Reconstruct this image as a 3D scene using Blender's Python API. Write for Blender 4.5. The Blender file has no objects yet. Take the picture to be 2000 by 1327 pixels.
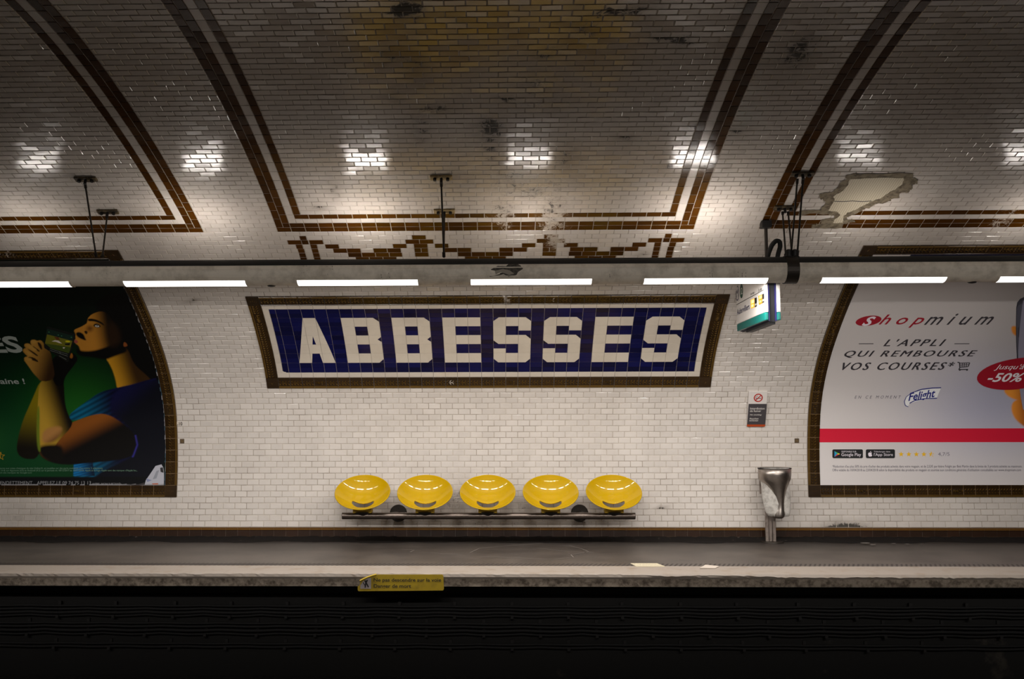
import bpy, bmesh, math, random
import numpy as np
from mathutils import Vector, Matrix
random.seed(7); rng = np.random.default_rng(11)
sc = bpy.context.scene
COL = sc.collection

# ------------------------------------------------------------------ camera
FPX, PX, PY = 1812.0, 937.0, 663.5            # focal length and principal point for a 2000x1327 frame
YAW, PITCH, ROLL = 0.02205, 0.077, 0.00204
CAM = np.array([0.0, 0.0, 1.62])
_r0 = np.array([math.cos(YAW), math.sin(YAW), 0.0])
_u0 = np.array([math.sin(YAW)*math.sin(PITCH), -math.cos(YAW)*math.sin(PITCH), math.cos(PITCH)])
FWD = np.array([-math.sin(YAW)*math.cos(PITCH), math.cos(YAW)*math.cos(PITCH), math.sin(PITCH)])
RGT = math.cos(ROLL)*_r0 - math.sin(ROLL)*_u0
UPV = math.sin(ROLL)*_r0 + math.cos(ROLL)*_u0
cd = bpy.data.cameras.new('camera'); cam = bpy.data.objects.new('camera', cd); COL.objects.link(cam)
cd.sensor_width = 36.0; cd.lens = FPX/2000*36.0; cd.shift_x = (1000-PX)/2000.0; cd.shift_y = 0
cd.clip_start = 0.02; cd.clip_end = 200
cam.matrix_world = Matrix(((RGT[0], UPV[0], -FWD[0], CAM[0]), (RGT[1], UPV[1], -FWD[1], CAM[1]), (RGT[2], UPV[2], -FWD[2], CAM[2]), (0, 0, 0, 1)))
sc.camera = cam

# ------------------------------------------------------------------ world, light levels, exposure
w = bpy.data.worlds.new('world'); sc.world = w; w.use_nodes = True
w.node_tree.nodes['Background'].inputs[0].default_value = (0.9, 0.8, 0.7, 1)
w.node_tree.nodes['Background'].inputs[1].default_value = 0.0
DOWN_W = 49.0         # tubes of the far fixtures, watts
LAMP_L = 3.0          # far platform tubes
UP_L = 62.0           # small lenses on top of the far duct
NEAR_FILL_W = 5.5         # fill beam from the unseen near lamps to the far duct, watts
NEAR_L = 3.0         # tubes over the near platform
LAMP_COL = (1.0, 0.955, 0.91)
sc.view_settings.view_transform = 'Standard'; sc.view_settings.look = 'None'
sc.view_settings.exposure = 0.0; sc.view_settings.gamma = 1.0; sc.view_settings.use_curve_mapping = False
sc.cycles.use_denoising = True
sc.cycles.max_bounces = 8; sc.cycles.diffuse_bounces = 5; sc.cycles.glossy_bounces = 4
sc.cycles.sample_clamp_indirect = 4.0

# ------------------------------------------------------------------ vault profile: arc length s from the top of the skirting
K = 0.075                                      # one tile row
PH_K = np.array([0, 10, 18, 24, 32, 42, 55, 64, 72, 79, 86, 96, 106])*K
PH = np.array([-0.1103, 0.015, 0.2119, 0.5543, 0.8182, 0.9492, 1.0848, 1.1850, 1.2300, 1.2720, 1.3120, 1.3760, 1.4807])
SA = 8.76                                      # arc length of the crown
Y0, Z0 = 11.833, 0.159
_ds = K/8
def _phi(s):
    s = np.asarray(s, float)
    a = np.interp(np.minimum(s, 2*SA-s), np.append(PH_K, SA), np.append(PH, math.pi/2))
    return np.where(s > SA, math.pi-a, a)
_S = np.arange(0, 2*SA+_ds, _ds)
_a = _phi(_S); _am = (_a[1:]+_a[:-1])/2
_Y = Y0-np.concatenate([[0], np.cumsum(np.sin(_am))*_ds])
_Z = Z0+np.concatenate([[0], np.cumsum(np.cos(_am))*_ds])
YBACK = float(_Y[-1])
def wall(x, s, h=0.0):
    """point on the vault at (x, arc length s), lifted h towards the inside"""
    x, s, h = np.broadcast_arrays(np.asarray(x, float), np.asarray(s, float), np.asarray(h, float))
    p = _phi(np.clip(s, 0, 2*SA))
    y = np.interp(s, _S, _Y) - np.minimum(s, 0)*math.sin(-0.1085)*-1 - h*np.cos(p)
    z = np.interp(s, _S, _Z) + np.minimum(s, 0)*math.cos(0.1085) - h*np.sin(p)
    return np.stack([x, y, z], -1)
def ray(px, py):
    return FWD + RGT*((px-PX)/FPX) + UPV*((PY-py)/FPX)
def at(px, py, Y):
    d = ray(px, py); return CAM + d*(Y-CAM[1])/d[1]
def hit(px, py):
    """vault coordinates (x, s) seen at a point of the photo"""
    d = ray(px, py); g = (_Z-CAM[2])*d[1]-(_Y-CAM[1])*d[2]
    i = np.argmax(g > 0); t = -g[i-1]/(g[i]-g[i-1]) if i > 0 else 0
    s = _S[i-1]+t*_ds; y = np.interp(s, _S, _Y)
    return float(d[0]/d[1]*(y-CAM[1])), float(s)
def project(P):
    v = np.asarray(P)-CAM; d = v@FWD
    return PX+FPX*(v@RGT)/d, PY-FPX*(v@UPV)/d

# ------------------------------------------------------------------ object helpers
def tag(o, label=None, cat=None, group=None, kind=None):
    if label: o['label'] = label
    if cat: o['category'] = cat
    if group: o['group'] = group
    if kind: o['kind'] = kind
    return o
def empty(name, loc, label, cat, group=None):
    o = bpy.data.objects.new(name, None); o.empty_display_size = 0.1; COL.objects.link(o); o.location = Vector(loc)
    return tag(o, label, cat, group)
def place(o, parent):
    if parent is not None:
        o.parent = parent
        # parents are never rotated: world vertex coordinates minus the parent's place
        off = Vector(parent.location)
        p = parent.parent
        while p is not None:
            off += Vector(p.location); p = p.parent
        o.data.transform(Matrix.Translation(-off))
    return o
def mesh_obj(name, V, F, mats, parent=None, mi=None, smooth=False, attr=None):
    me = bpy.data.meshes.new(name)
    V = np.asarray(V, float)
    me.from_pydata(V.tolist(), [], [list(map(int, f)) for f in F])
    for m in (mats if isinstance(mats, (list, tuple)) else [mats]): me.materials.append(m)
    me.polygons.foreach_set('use_smooth', np.zeros(len(me.polygons), bool))
    if mi is not None: me.polygons.foreach_set('material_index', np.asarray(mi, np.int32))
    if smooth: me.polygons.foreach_set('use_smooth', np.ones(len(me.polygons), bool))
    if attr is not None:
        a = me.color_attributes.new('tint', 'FLOAT_COLOR', 'POINT')
        a.data.foreach_set('color', np.asarray(attr, np.float32).ravel())
    me.update()
    o = bpy.data.objects.new(name, me); COL.objects.link(o)
    return place(o, parent)
class MB:
    """collects solids in world coordinates and links them as one mesh object"""
    def __init__(self): self.V = []; self.F = []; self.M = []; self.n = 0
    def add(self, V, F, m=0):
        self.V.append(np.asarray(V, float)); self.F += [[i+self.n for i in f] for f in F]; self.M += [m]*len(F); self.n += len(V); return self
    def box(self, c, s, m=0, bev=0.0, ax=None):
        c = np.asarray(c, float); s = np.asarray(s, float)/2
        if bev <= 0:
            L = np.array([[x, y, z] for x in (-1, 1) for y in (-1, 1) for z in (-1, 1)], float)*s
            F = [(0, 1, 3, 2), (4, 6, 7, 5), (0, 4, 5, 1), (2, 3, 7, 6), (0, 2, 6, 4), (1, 5, 7, 3)]
        else:
            bm = bmesh.new(); bmesh.ops.create_cube(bm, size=2)
            for v in bm.verts: v.co = Vector(np.array(v.co)*s)
            bmesh.ops.bevel(bm, geom=list(bm.edges), offset=bev, segments=2, affect='EDGES', profile=0.6)
            bm.verts.index_update(); L = np.array([v.co[:] for v in bm.verts]); F = [[v.index for v in f.verts] for f in bm.faces]; bm.free()
        if ax is not None: L = L@np.asarray(ax, float)
        return self.add(L+c, F, m)
    def tube(self, pts, r, seg=14, m=0, caps=True):
        pts = np.asarray(pts, float); n = len(pts); rr = np.broadcast_to(np.asarray(r, float), (n,))
        T = np.gradient(pts, axis=0); T /= np.linalg.norm(T, axis=1)[:, None]
        ref = np.array([0, 0, 1.0]) if abs(T[0][2]) < 0.9 else np.array([1.0, 0, 0])
        V = []
        u = np.cross(T[0], ref); u /= np.linalg.norm(u)
        for i in range(n):
            u = u-T[i]*(u@T[i]); u /= np.linalg.norm(u); v = np.cross(T[i], u)
            for k in range(seg):
                a = 2*math.pi*k/seg; V.append(pts[i]+rr[i]*(math.cos(a)*u+math.sin(a)*v))
        F = [(i*seg+k, i*seg+(k+1) % seg, (i+1)*seg+(k+1) % seg, (i+1)*seg+k) for i in range(n-1) for k in range(seg)]
        if caps: F += [list(range(seg))[::-1], [(n-1)*seg+k for k in range(seg)]]
        return self.add(V, F, m)
    def build(self, name, mats, parent=None, smooth=False):
        o = mesh_obj(name, np.concatenate(self.V), self.F, mats, parent, self.M, smooth)
        if smooth:
            o.data.polygons.foreach_set('use_smooth', np.ones(len(o.data.polygons), bool))
            try: o.data.set_sharp_from_angle(angle=math.radians(40))
            except Exception: pass
        return o

# ------------------------------------------------------------------ materials
def mat(name, col, rough=0.5, metal=0.0, emit=0.0, spec=0.5, coat=0.0, noise=None, alpha=None):
    m = bpy.data.materials.new(name); m.use_nodes = True; nt = m.node_tree; b = nt.nodes['Principled BSDF']
    b.inputs['Base Color'].default_value = (*col, 1); b.inputs['Roughness'].default_value = rough
    b.inputs['Metallic'].default_value = metal; b.inputs['Specular IOR Level'].default_value = spec
    b.inputs['Coat Weight'].default_value = coat; b.inputs['Coat Roughness'].default_value = 0.05
    if emit: b.inputs['Emission Color'].default_value = (*col, 1); b.inputs['Emission Strength'].default_value = emit
    if alpha is not None: b.inputs['Alpha'].default_value = alpha
    if noise:                                  # (scale, darker colour, lo, hi, bump)
        scl, c2, lo, hi, bp = noise
        tc = nt.nodes.new('ShaderNodeTexCoord'); n = nt.nodes.new('ShaderNodeTexNoise'); n.inputs['Scale'].default_value = scl; n.inputs['Detail'].default_value = 8
        n.inputs['Roughness'].default_value = 0.65
        nt.links.new(tc.outputs['Object'], n.inputs['Vector'])
        mr = nt.nodes.new('ShaderNodeMapRange'); mr.inputs[1].default_value = lo; mr.inputs[2].default_value = hi; nt.links.new(n.outputs[0], mr.inputs[0])
        mx = nt.nodes.new('ShaderNodeMix'); mx.data_type = 'RGBA'; mx.inputs[6].default_value = (*col, 1); mx.inputs[7].default_value = (*c2, 1)
        nt.links.new(mr.outputs[0], mx.inputs[0]); nt.links.new(mx.outputs[2], b.inputs['Base Color'])
        if bp:
            bu = nt.nodes.new('ShaderNodeBump'); bu.inputs['Strength'].default_value = bp; bu.inputs['Distance'].default_value = 0.01
            nt.links.new(n.outputs[0], bu.inputs['Height']); nt.links.new(bu.outputs[0], b.inputs['Normal'])
    return m
def lin(r, g, b):
    f = lambda c: (c/255)/12.92 if c/255 <= 0.04045 else (((c/255)+0.055)/1.055)**2.4
    return (f(r), f(g), f(b))
def tile_mat(name, base, rough, spec=0.5, stained=(0.018, 0.014, 0.008), yellow=(0.50, 0.33, 0.10), peel=None, var=0.12):
    """glazed tile: tint.r = dirt envelope, tint.g = yellowed glaze, tint.b = random per tile, tint.a = chipped glaze"""
    m = bpy.data.materials.new(name); m.use_nodes = True; nt = m.node_tree; b = nt.nodes['Principled BSDF']; N = nt.nodes.new; Lk = nt.links.new
    b.inputs['Roughness'].default_value = rough; b.inputs['Specular IOR Level'].default_value = spec
    at_ = N('ShaderNodeAttribute'); at_.attribute_name = 'tint'; sp = N('ShaderNodeSeparateColor'); Lk(at_.outputs['Color'], sp.inputs[0])
    tc = N('ShaderNodeTexCoord')
    def math_(op, a, bb):
        n = N('ShaderNodeMath'); n.operation = op; n.use_clamp = False
        for i, v in enumerate((a, bb)):
            if hasattr(v, 'links'): Lk(v, n.inputs[i])
            elif v is not None: n.inputs[i].default_value = v
        return n.outputs[0]
    def mix(f, a, bb):
        n = N('ShaderNodeMix'); n.data_type = 'RGBA'
        for i, v in ((0, f), (6, a), (7, bb)):
            if hasattr(v, 'links'): Lk(v, n.inputs[i])
            else: n.inputs[i].default_value = v if i == 0 else (*v, 1)
        return n.outputs[2]
    mr = N('ShaderNodeMapRange'); Lk(sp.outputs[2], mr.inputs[0]); mr.inputs[3].default_value = 1-var; mr.inputs[4].default_value = 1+var*0.4
    vm = N('ShaderNodeVectorMath'); vm.operation = 'SCALE'; vm.inputs[0].default_value = base; Lk(mr.outputs[0], vm.inputs['Scale'])
    gsel = math_('MULTIPLY', sp.outputs[1], 1.0)
    c = mix(gsel, vm.outputs[0], yellow)
    # fine grime
    n1 = N('ShaderNodeTexNoise'); n1.inputs['Scale'].default_value = 2.2; n1.inputs['Detail'].default_value = 9; n1.inputs['Roughness'].default_value = 0.7; Lk(tc.outputs['Object'], n1.inputs['Vector'])
    g1 = N('ShaderNodeMapRange'); Lk(n1.outputs[0], g1.inputs[0]); g1.inputs[1].default_value = 0.42; g1.inputs[2].default_value = 0.75; g1.inputs[3].default_value = 0; g1.inputs[4].default_value = 0.22
    c = mix(g1.outputs[0], c, (base[0]*0.45, base[1]*0.40, base[2]*0.34))
    # dirt patches with ragged edges
    n2 = N('ShaderNodeTexNoise'); n2.inputs['Scale'].default_value = 11; n2.inputs['Detail'].default_value = 12; n2.inputs['Roughness'].default_value = 0.82; n2.inputs['Distortion'].default_value = 1.1; Lk(tc.outputs['Object'], n2.inputs['Vector'])
    e = math_('ADD', n2.outputs[0], math_('MULTIPLY', sp.outputs[0], 0.38))
    sm = math_('MULTIPLY', math_('MINIMUM', sp.outputs[0], 1.0), math_('MULTIPLY', n2.outputs[0], 1.0))
    c = mix(sm, c, (0.11, 0.075, 0.045))
    st = N('ShaderNodeMapRange'); Lk(e, st.inputs[0]); st.inputs[1].default_value = 0.80; st.inputs[2].default_value = 0.87; st.inputs[4].default_value = 0.9
    c = mix(st.outputs[0], c, stained)
    if peel is not None:
        e2 = math_('ADD', n2.outputs[0], math_('MULTIPLY', at_.outputs['Alpha'], 0.24))
        pl = N('ShaderNodeMapRange'); Lk(e2, pl.inputs[0]); pl.inputs[1].default_value = 0.74; pl.inputs[2].default_value = 0.80
        c = mix(pl.outputs[0], c, peel)
    Lk(c, b.inputs['Base Color'])
    rr = N('ShaderNodeMapRange'); Lk(st.outputs[0], rr.inputs[0]); rr.inputs[3].default_value = rough; rr.inputs[4].default_value = 0.85
    Lk(rr.outputs[0], b.inputs['Roughness'])
    n3 = N('ShaderNodeTexNoise'); n3.inputs['Scale'].default_value = 9; n3.inputs['Detail'].default_value = 2; Lk(tc.outputs['Object'], n3.inputs['Vector'])
    bu = N('ShaderNodeBump'); bu.inputs['Strength'].default_value = 0.10; bu.inputs['Distance'].default_value = 0.01; Lk(n3.outputs[0], bu.inputs['Height']); Lk(bu.outputs[0], b.inputs['Normal'])
    return m
M = {}
M['white_tile'] = tile_mat('white_glazed_tile', (0.66, 0.605, 0.555), 0.16, var=0.06)
M['brown_tile'] = tile_mat('brown_glazed_tile', (0.072, 0.025, 0.002), 0.14, spec=0.22, peel=(0.42, 0.36, 0.30), var=0.35)
M['blue_tile'] = tile_mat('blue_glazed_tile', (0.0035, 0.0045, 0.055), 0.2, spec=0.3, var=0.55, yellow=(0.012, 0.005, 0.045), peel=(0.6, 0.5, 0.4))
M['letter_tile'] = tile_mat('cream_glazed_tile', (0.66, 0.585, 0.49), 0.22, var=0.05)
M['margin_tile'] = tile_mat('margin_glazed_tile', (0.62, 0.55, 0.47), 0.2, var=0.06)
M['frame_tile'] = tile_mat('moulded_bronze_tile', (0.034, 0.016, 0.003), 0.24, spec=0.5, yellow=(0.19, 0.105, 0.02), peel=(0.42, 0.36, 0.30), var=0.3)
M['skirt_tile'] = tile_mat('brown_skirting_tile', (0.022, 0.0075, 0.004), 0.3, spec=0.3, var=0.4, stained=(0.008, 0.006, 0.005), yellow=(0.22, 0.10, 0.015))
M['grout'] = mat('grout', (0.50, 0.44, 0.38), 0.9, noise=(3, (0.18, 0.145, 0.11), 0.4, 0.8, 0.2))
M['gold_grout'] = mat('stained_grout', (0.24, 0.15, 0.07), 0.9)
M['sign_grout'] = mat('pale_grout', (0.55, 0.48, 0.48), 0.9)
M['asphalt'] = mat('platform_asphalt', (0.082, 0.066, 0.054), 0.42, noise=(1.6, (0.042, 0.033, 0.028), 0.40, 0.68, 0.06))
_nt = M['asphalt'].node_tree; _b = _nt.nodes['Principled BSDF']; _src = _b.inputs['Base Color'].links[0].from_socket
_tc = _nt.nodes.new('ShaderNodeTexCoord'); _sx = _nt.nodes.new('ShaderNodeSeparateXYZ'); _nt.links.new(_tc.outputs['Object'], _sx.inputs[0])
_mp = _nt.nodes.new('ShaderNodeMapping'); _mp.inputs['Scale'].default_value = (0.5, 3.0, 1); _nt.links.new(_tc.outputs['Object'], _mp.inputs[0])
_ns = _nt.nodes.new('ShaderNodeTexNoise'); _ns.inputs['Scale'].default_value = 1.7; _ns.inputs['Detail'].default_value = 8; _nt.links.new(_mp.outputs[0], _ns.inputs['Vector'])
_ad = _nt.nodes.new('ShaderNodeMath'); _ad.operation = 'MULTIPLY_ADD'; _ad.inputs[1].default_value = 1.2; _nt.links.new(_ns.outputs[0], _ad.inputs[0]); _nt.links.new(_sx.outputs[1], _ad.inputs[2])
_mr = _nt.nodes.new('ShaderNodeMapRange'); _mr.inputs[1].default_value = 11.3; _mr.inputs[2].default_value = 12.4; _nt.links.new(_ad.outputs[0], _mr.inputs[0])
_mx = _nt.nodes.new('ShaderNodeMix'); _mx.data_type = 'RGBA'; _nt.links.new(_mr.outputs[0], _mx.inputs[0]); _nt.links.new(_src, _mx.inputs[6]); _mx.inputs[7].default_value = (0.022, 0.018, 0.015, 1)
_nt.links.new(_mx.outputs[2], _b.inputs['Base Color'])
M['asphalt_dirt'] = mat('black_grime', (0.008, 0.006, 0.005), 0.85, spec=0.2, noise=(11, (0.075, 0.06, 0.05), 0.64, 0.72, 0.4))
M['edge_white'] = mat('white_edge_stone', (0.29, 0.245, 0.205), 0.6, noise=(5, (0.23, 0.175, 0.125), 0.5, 0.75, 0.15))
M['concrete'] = mat('edge_concrete', (0.38, 0.31, 0.24), 0.9, noise=(16, (0.13, 0.10, 0.075), 0.42, 0.62, 0.5))
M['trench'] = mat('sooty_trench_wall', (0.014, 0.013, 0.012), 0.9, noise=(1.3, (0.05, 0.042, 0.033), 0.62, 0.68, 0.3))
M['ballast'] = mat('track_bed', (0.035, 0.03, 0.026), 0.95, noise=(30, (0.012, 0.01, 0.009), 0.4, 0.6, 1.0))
M['groove'] = mat('tactile_groove', (0.045, 0.036, 0.032), 0.7)
M['plaster'] = mat('ribbed_plaster', (0.62, 0.55, 0.42), 0.8)
M['mortar'] = mat('grey_mortar', (0.21, 0.17, 0.115), 0.95, noise=(18, (0.10, 0.078, 0.05), 0.45, 0.6, 0.6))
M['duct'] = mat('duct_paint', (0.74, 0.66, 0.55), 0.6, noise=(6, (0.46, 0.40, 0.32), 0.45, 0.7, 0.1))
M['black_metal'] = mat('black_metal', (0.012, 0.010, 0.009), 0.55, metal=0.3)
M['dark_metal'] = mat('dark_metal', (0.035, 0.028, 0.022), 0.45, metal=0.6)
M['rust_plate'] = mat('rusty_anchor_plate', (0.16, 0.115, 0.06), 0.7, metal=0.2, noise=(25, (0.04, 0.03, 0.02), 0.4, 0.6, 0.3))
M['steel_bar'] = mat('brushed_dark_steel', (0.13, 0.105, 0.09), 0.34, metal=1.0)
M['steel'] = mat('brushed_steel', (0.42, 0.37, 0.33), 0.36, metal=1.0, noise=(4, (0.22, 0.19, 0.165), 0.45, 0.7, 0.0))
M['post_steel'] = mat('grey_post_steel', (0.30, 0.245, 0.21), 0.5, metal=0.5, noise=(9, (0.12, 0.095, 0.08), 0.45, 0.7, 0.1))
M['yellow'] = mat('yellow_shell', (0.48, 0.295, 0.0004), 0.35, coat=0.8, spec=0.12); M['yellow'].node_tree.nodes['Principled BSDF'].inputs['Coat Roughness'].default_value = 0.015
M['yellow_matt'] = mat('yellow_mount', (0.40, 0.25, 0.004), 0.5)
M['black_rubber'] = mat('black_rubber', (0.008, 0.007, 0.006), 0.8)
def emitter(name, col, s):
    m = bpy.data.materials.new(name); m.use_nodes = True; nt = m.node_tree; nt.nodes.clear()
    e = nt.nodes.new('ShaderNodeEmission'); e.inputs[0].default_value = (*col, 1); e.inputs[1].default_value = s
    o = nt.nodes.new('ShaderNodeOutputMaterial'); nt.links.new(e.outputs[0], o.inputs[0]); return m
M['lamp_near'] = emitter('near_lamp_diffuser', LAMP_COL, NEAR_L)
def ink(name, r, g, b, k=2.0, rough=0.5):
    c = np.clip(np.array(lin(r, g, b))*k, 0, 0.9); return mat(name, tuple(c), rough)
# ribbed plaster
nt = M['plaster'].node_tree; wv = nt.nodes.new('ShaderNodeTexWave'); wv.inputs['Scale'].default_value = 14; wv.inputs['Distortion'].default_value = 1.5; wv.bands_direction = 'X'
tc = nt.nodes.new('ShaderNodeTexCoord'); nt.links.new(tc.outputs['Object'], wv.inputs['Vector'])
mx = nt.nodes.new('ShaderNodeMix'); mx.data_type = 'RGBA'; mx.inputs[6].default_value = (0.44, 0.385, 0.28, 1); mx.inputs[7].default_value = (0.60, 0.53, 0.40, 1)
nt.links.new(wv.outputs[0], mx.inputs[0]); nt.links.new(mx.outputs[2], nt.nodes['Principled BSDF'].inputs['Base Color'])
# smooth far-side vault: brick-pattern glazed material
mb_ = mat('plain_glazed_vault', (0.3, 0.26, 0.22), 0.3); nt = mb_.node_tree
br = nt.nodes.new('ShaderNodeTexBrick'); uv = nt.nodes.new('ShaderNodeUVMap'); nt.links.new(uv.outputs[0], br.inputs['Vector'])
br.inputs['Scale'].default_value = 1.0; br.inputs['Brick Width'].default_value = 0.15; br.inputs['Row Height'].default_value = 0.075; br.inputs['Mortar Size'].default_value = 0.004
br.inputs['Color1'].default_value = (0.26, 0.23, 0.2, 1); br.inputs['Color2'].default_value = (0.22, 0.2, 0.17, 1); br.inputs['Mortar'].default_value = (0.24, 0.2, 0.17, 1)
nt.links.new(br.outputs[0], nt.nodes['Principled BSDF'].inputs['Base Color'])
M['plain_vault'] = mb_

# ------------------------------------------------------------------ tile laying
XT = 9.6                                        # tiled half length
CX = -0.157                                     # centre line of sign and middle panel
DIRT = []                                       # (x, s, rx, rs, amount) in vault coordinates
def dirt_px(px, py, rx, ry, a=1.0, kind='d'):
    x, s = hit(px, py); x2, _ = hit(px+rx, py); _, s2 = hit(px, py-ry)
    DIRT.append((x, s, abs(x2-x)*1.2+1e-3, abs(s2-s)*1.25+1e-3, a*1.18, kind))
for q in [(795, 18, 34, 16, 1.3), (760, 28, 50, 5, .9), (757, 110, 20, 14, .95), (815, 40, 8, 8, 1.), (770, 190, 8, 14, 1.2), (815, 130, 22, 40, .7), (820, 250, 14, 28, .85), (845, 212, 40, 10, .8), (960, 250, 22, 22, 1.15),
          (958, 285, 8, 40, .9), (985, 193, 12, 8, 1.1), (1050, 170, 36, 30, .72), (1070, 103, 22, 10, 1.0), (1050, 200, 60, 22, .62), (1105, 310, 14, 26, .85), (1195, 22, 60, 14, .85), (1245, 25, 30, 20, .8),
          (1335, 78, 20, 14, 1.1), (1290, 72, 18, 10, .95), (1255, 16, 16, 8, 1.0), (1440, 254, 16, 8, 1.0), (1365, 248, 24, 10, .9), (1310, 325, 14, 14, .8), (1220, 268, 10, 8, .9), (1560, 100, 30, 36, .95), (1548, 110, 60, 26, .6),
          (652, 370, 8, 18, 1.0), (625, 405, 10, 6, .9), (1040, 360, 110, 40, .62), (1080, 410, 30, 40, .78), (1045, 375, 30, 14, .85), (1000, 340, 50, 26, .6), (374, 586, 7, 4, 1.5), (1255, 497, 8, 5, 1.0),
          (985, 405, 30, 20, .7), (403, 440, 4, 8, .9), (900, 350, 70, 30, .52), (1330, 330, 50, 18, .5), (700, 985, 40, 34, .45), (890, 985, 38, 40, .6), (1015, 985, 38, 34, .55), (940, 1024, 140, 8, .7),
          (1170, 1000, 40, 30, .55), (775, 1024, 30, 7, .8), (1135, 1024, 30, 7, .8), (900, 965, 20, 26, .7), (1290, 995, 6, 5, 1.0), (1195, 1023, 14, 5, .9), (40, 1010, 90, 22, .45), (600, 25, 40, 20, .5), (1140, 60, 40, 30, .7)]:
    dirt_px(*q)
for q in [(1650, 1028, 45, 7, 1.2)]: dirt_px(*q)
for q in [(985, 405, 26, 60, 1.15, 'p'), (1082, 415, 30, 60, 1.3, 'p'), (965, 425, 20, 20, .9, 'p'), (1085, 470, 22, 22, 1.25, 'p'), (880, 740, 9, 20, 1.2, 'p'), (988, 583, 9, 12, 1.2, 'p'), (1082, 583, 5, 10, 1.1, 'p'), (1965, 425, 30, 24, 1., 'p'), (16, 496, 20, 10, 1.1, 'p')]:
    dirt_px(*q)
YEL = []
for px, py, rx, ry, a in [(780, 70, 130, 90, .9), (960, 40, 260, 70, .95), (1150, 60, 130, 60, .8), (900, 100, 60, 50, .7), (1180, 110, 60, 30, .6), (800, 310, 200, 40, .35), (960, 360, 260, 40, .30), (1180, 330, 160, 60, .38), (880, 720, 20, 12, .5)]:
    x, s = hit(px, py); x2, _ = hit(px+rx, py); _, s2 = hit(px, py-ry); YEL.append((x, s, abs(x2-x), abs(s2-s), a))
def tint(x, s, rnd):
    x = np.asarray(x); s = np.asarray(s); d = np.zeros(x.shape); p = np.zeros(x.shape); y = np.zeros(x.shape)
    for (a, b, rx, rs, am, kd) in DIRT:
        e = am*np.exp(-(((x-a)/rx)**2+((s-b)/rs)**2)*0.9)
        if kd == 'd': d = np.maximum(d, e)
        else: p = np.maximum(p, e)
    for (a, b, rx, rs, am) in YEL: y = np.maximum(y, am*np.exp(-(((x-a)/rx)**2+((s-b)/rs)**2)))
    yy = np.clip(y*(0.45+0.9*rnd), 0, 0.9)
    return np.stack([np.clip(d, 0, 1.5), yy, rnd, np.clip(p, 0, 1.5)], -1)
class Tiles:
    def __init__(self): self.T = []
    def add(self, x0, x1, s0, s1, m=0, hh=0.0030, bev=0.0055, tilt=1.0): 
        if x1-x0 > 0.012 and s1-s0 > 0.012: self.T.append((x0, x1, s0, s1, m, hh, bev, tilt))
    def row(self, k, x0, x1, brown=(), skip=(), ph=0.0, h=1, mw=0):
        """one course: brown (x0,x1) tiles laid first, gaps filled with whites in running bond"""
        s0, s1 = k*K, (k+h)*K
        occ = sorted([(a, b, 1) for a, b in brown]+[(a, b, -1) for a, b in skip])
        cur = x0; gaps = []
        for a, b, t in occ:
            if a > cur: gaps.append((cur, min(a, x1)))
            if t == 1: self.add(max(a, x0), min(b, x1), s0, s1, 1, 0.004, 0.0025)
            cur = max(cur, b)
        if cur < x1: gaps.append((cur, x1))
        for a, b in gaps:
            n0 = math.floor((a-ph)/0.15)
            e = [a]+[ph+0.15*n for n in range(n0+1, math.ceil((b-ph)/0.15)) if a+0.02 < ph+0.15*n < b-0.02]+[b]
            for p, q in zip(e[:-1], e[1:]): self.add(p, q, s0, s1, mw)
    def build(self, name, mats, base_h=0.0, parent=None, g=0.0013):
        T = np.array(self.T); n = len(T)
        g = np.where((T[:, 4] == 1), np.maximum(g, 0.0026), g)
        x0, x1, s0, s1 = T[:, 0]+g, T[:, 1]-g, T[:, 2]+g, T[:, 3]-g
        bev = T[:, 6]; hh = T[:, 5]
        X = np.stack([x0, x1, x1, x0, x0+bev, x1-bev, x1-bev, x0+bev], 1)
        S = np.stack([s0, s0, s1, s1, s0+bev, s0+bev, s1-bev, s1-bev], 1)
        tx = rng.normal(0, 0.0017, n)*T[:, 7]; ts = rng.normal(0, 0.0008, n)*T[:, 7]
        H = np.stack([np.full(n, -0.002)]*4+[hh+tx*a*(x1-x0)/0.15*0.5+ts*b*0.5 for a, b in ((-1, -1), (1, -1), (1, 1), (-1, 1))], 1)+base_h
        P = wall(X, S, H).reshape(-1, 3)
        q = np.array([[0, 1, 5, 4], [1, 2, 6, 5], [2, 3, 7, 6], [3, 0, 4, 7], [4, 5, 6, 7]])
        F = (q[None]+8*np.arange(n)[:, None, None]).reshape(-1, 4)
        rnd = np.repeat(rng.random(n)[:, None], 8, 1)
        A = tint(X, S, rnd).reshape(-1, 4)
        mi = np.repeat(T[:, 4].astype(int), 5)
        me = bpy.data.meshes.new(name); me.vertices.add(len(P)); me.vertices.foreach_set('co', P.ravel())
        me.loops.add(F.size); me.loops.foreach_set('vertex_index', F.ravel().astype(np.int32)); me.polygons.add(len(F))
        me.polygons.foreach_set('loop_start', np.arange(0, F.size, 4, dtype=np.int32)); me.polygons.foreach_set('loop_total', np.full(len(F), 4, np.int32))
        for m in mats: me.materials.append(m)
        me.polygons.foreach_set('material_index', mi.astype(np.int32))
        a = me.color_attributes.new('tint', 'FLOAT_COLOR', 'POINT'); a.data.foreach_set('color', A.astype(np.float32).ravel())
        me.polygons.foreach_set('use_smooth', np.zeros(len(F), bool))
        me.update(); me.validate()
        o = bpy.data.objects.new(name, me); COL.objects.link(o); return place(o, parent)
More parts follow.
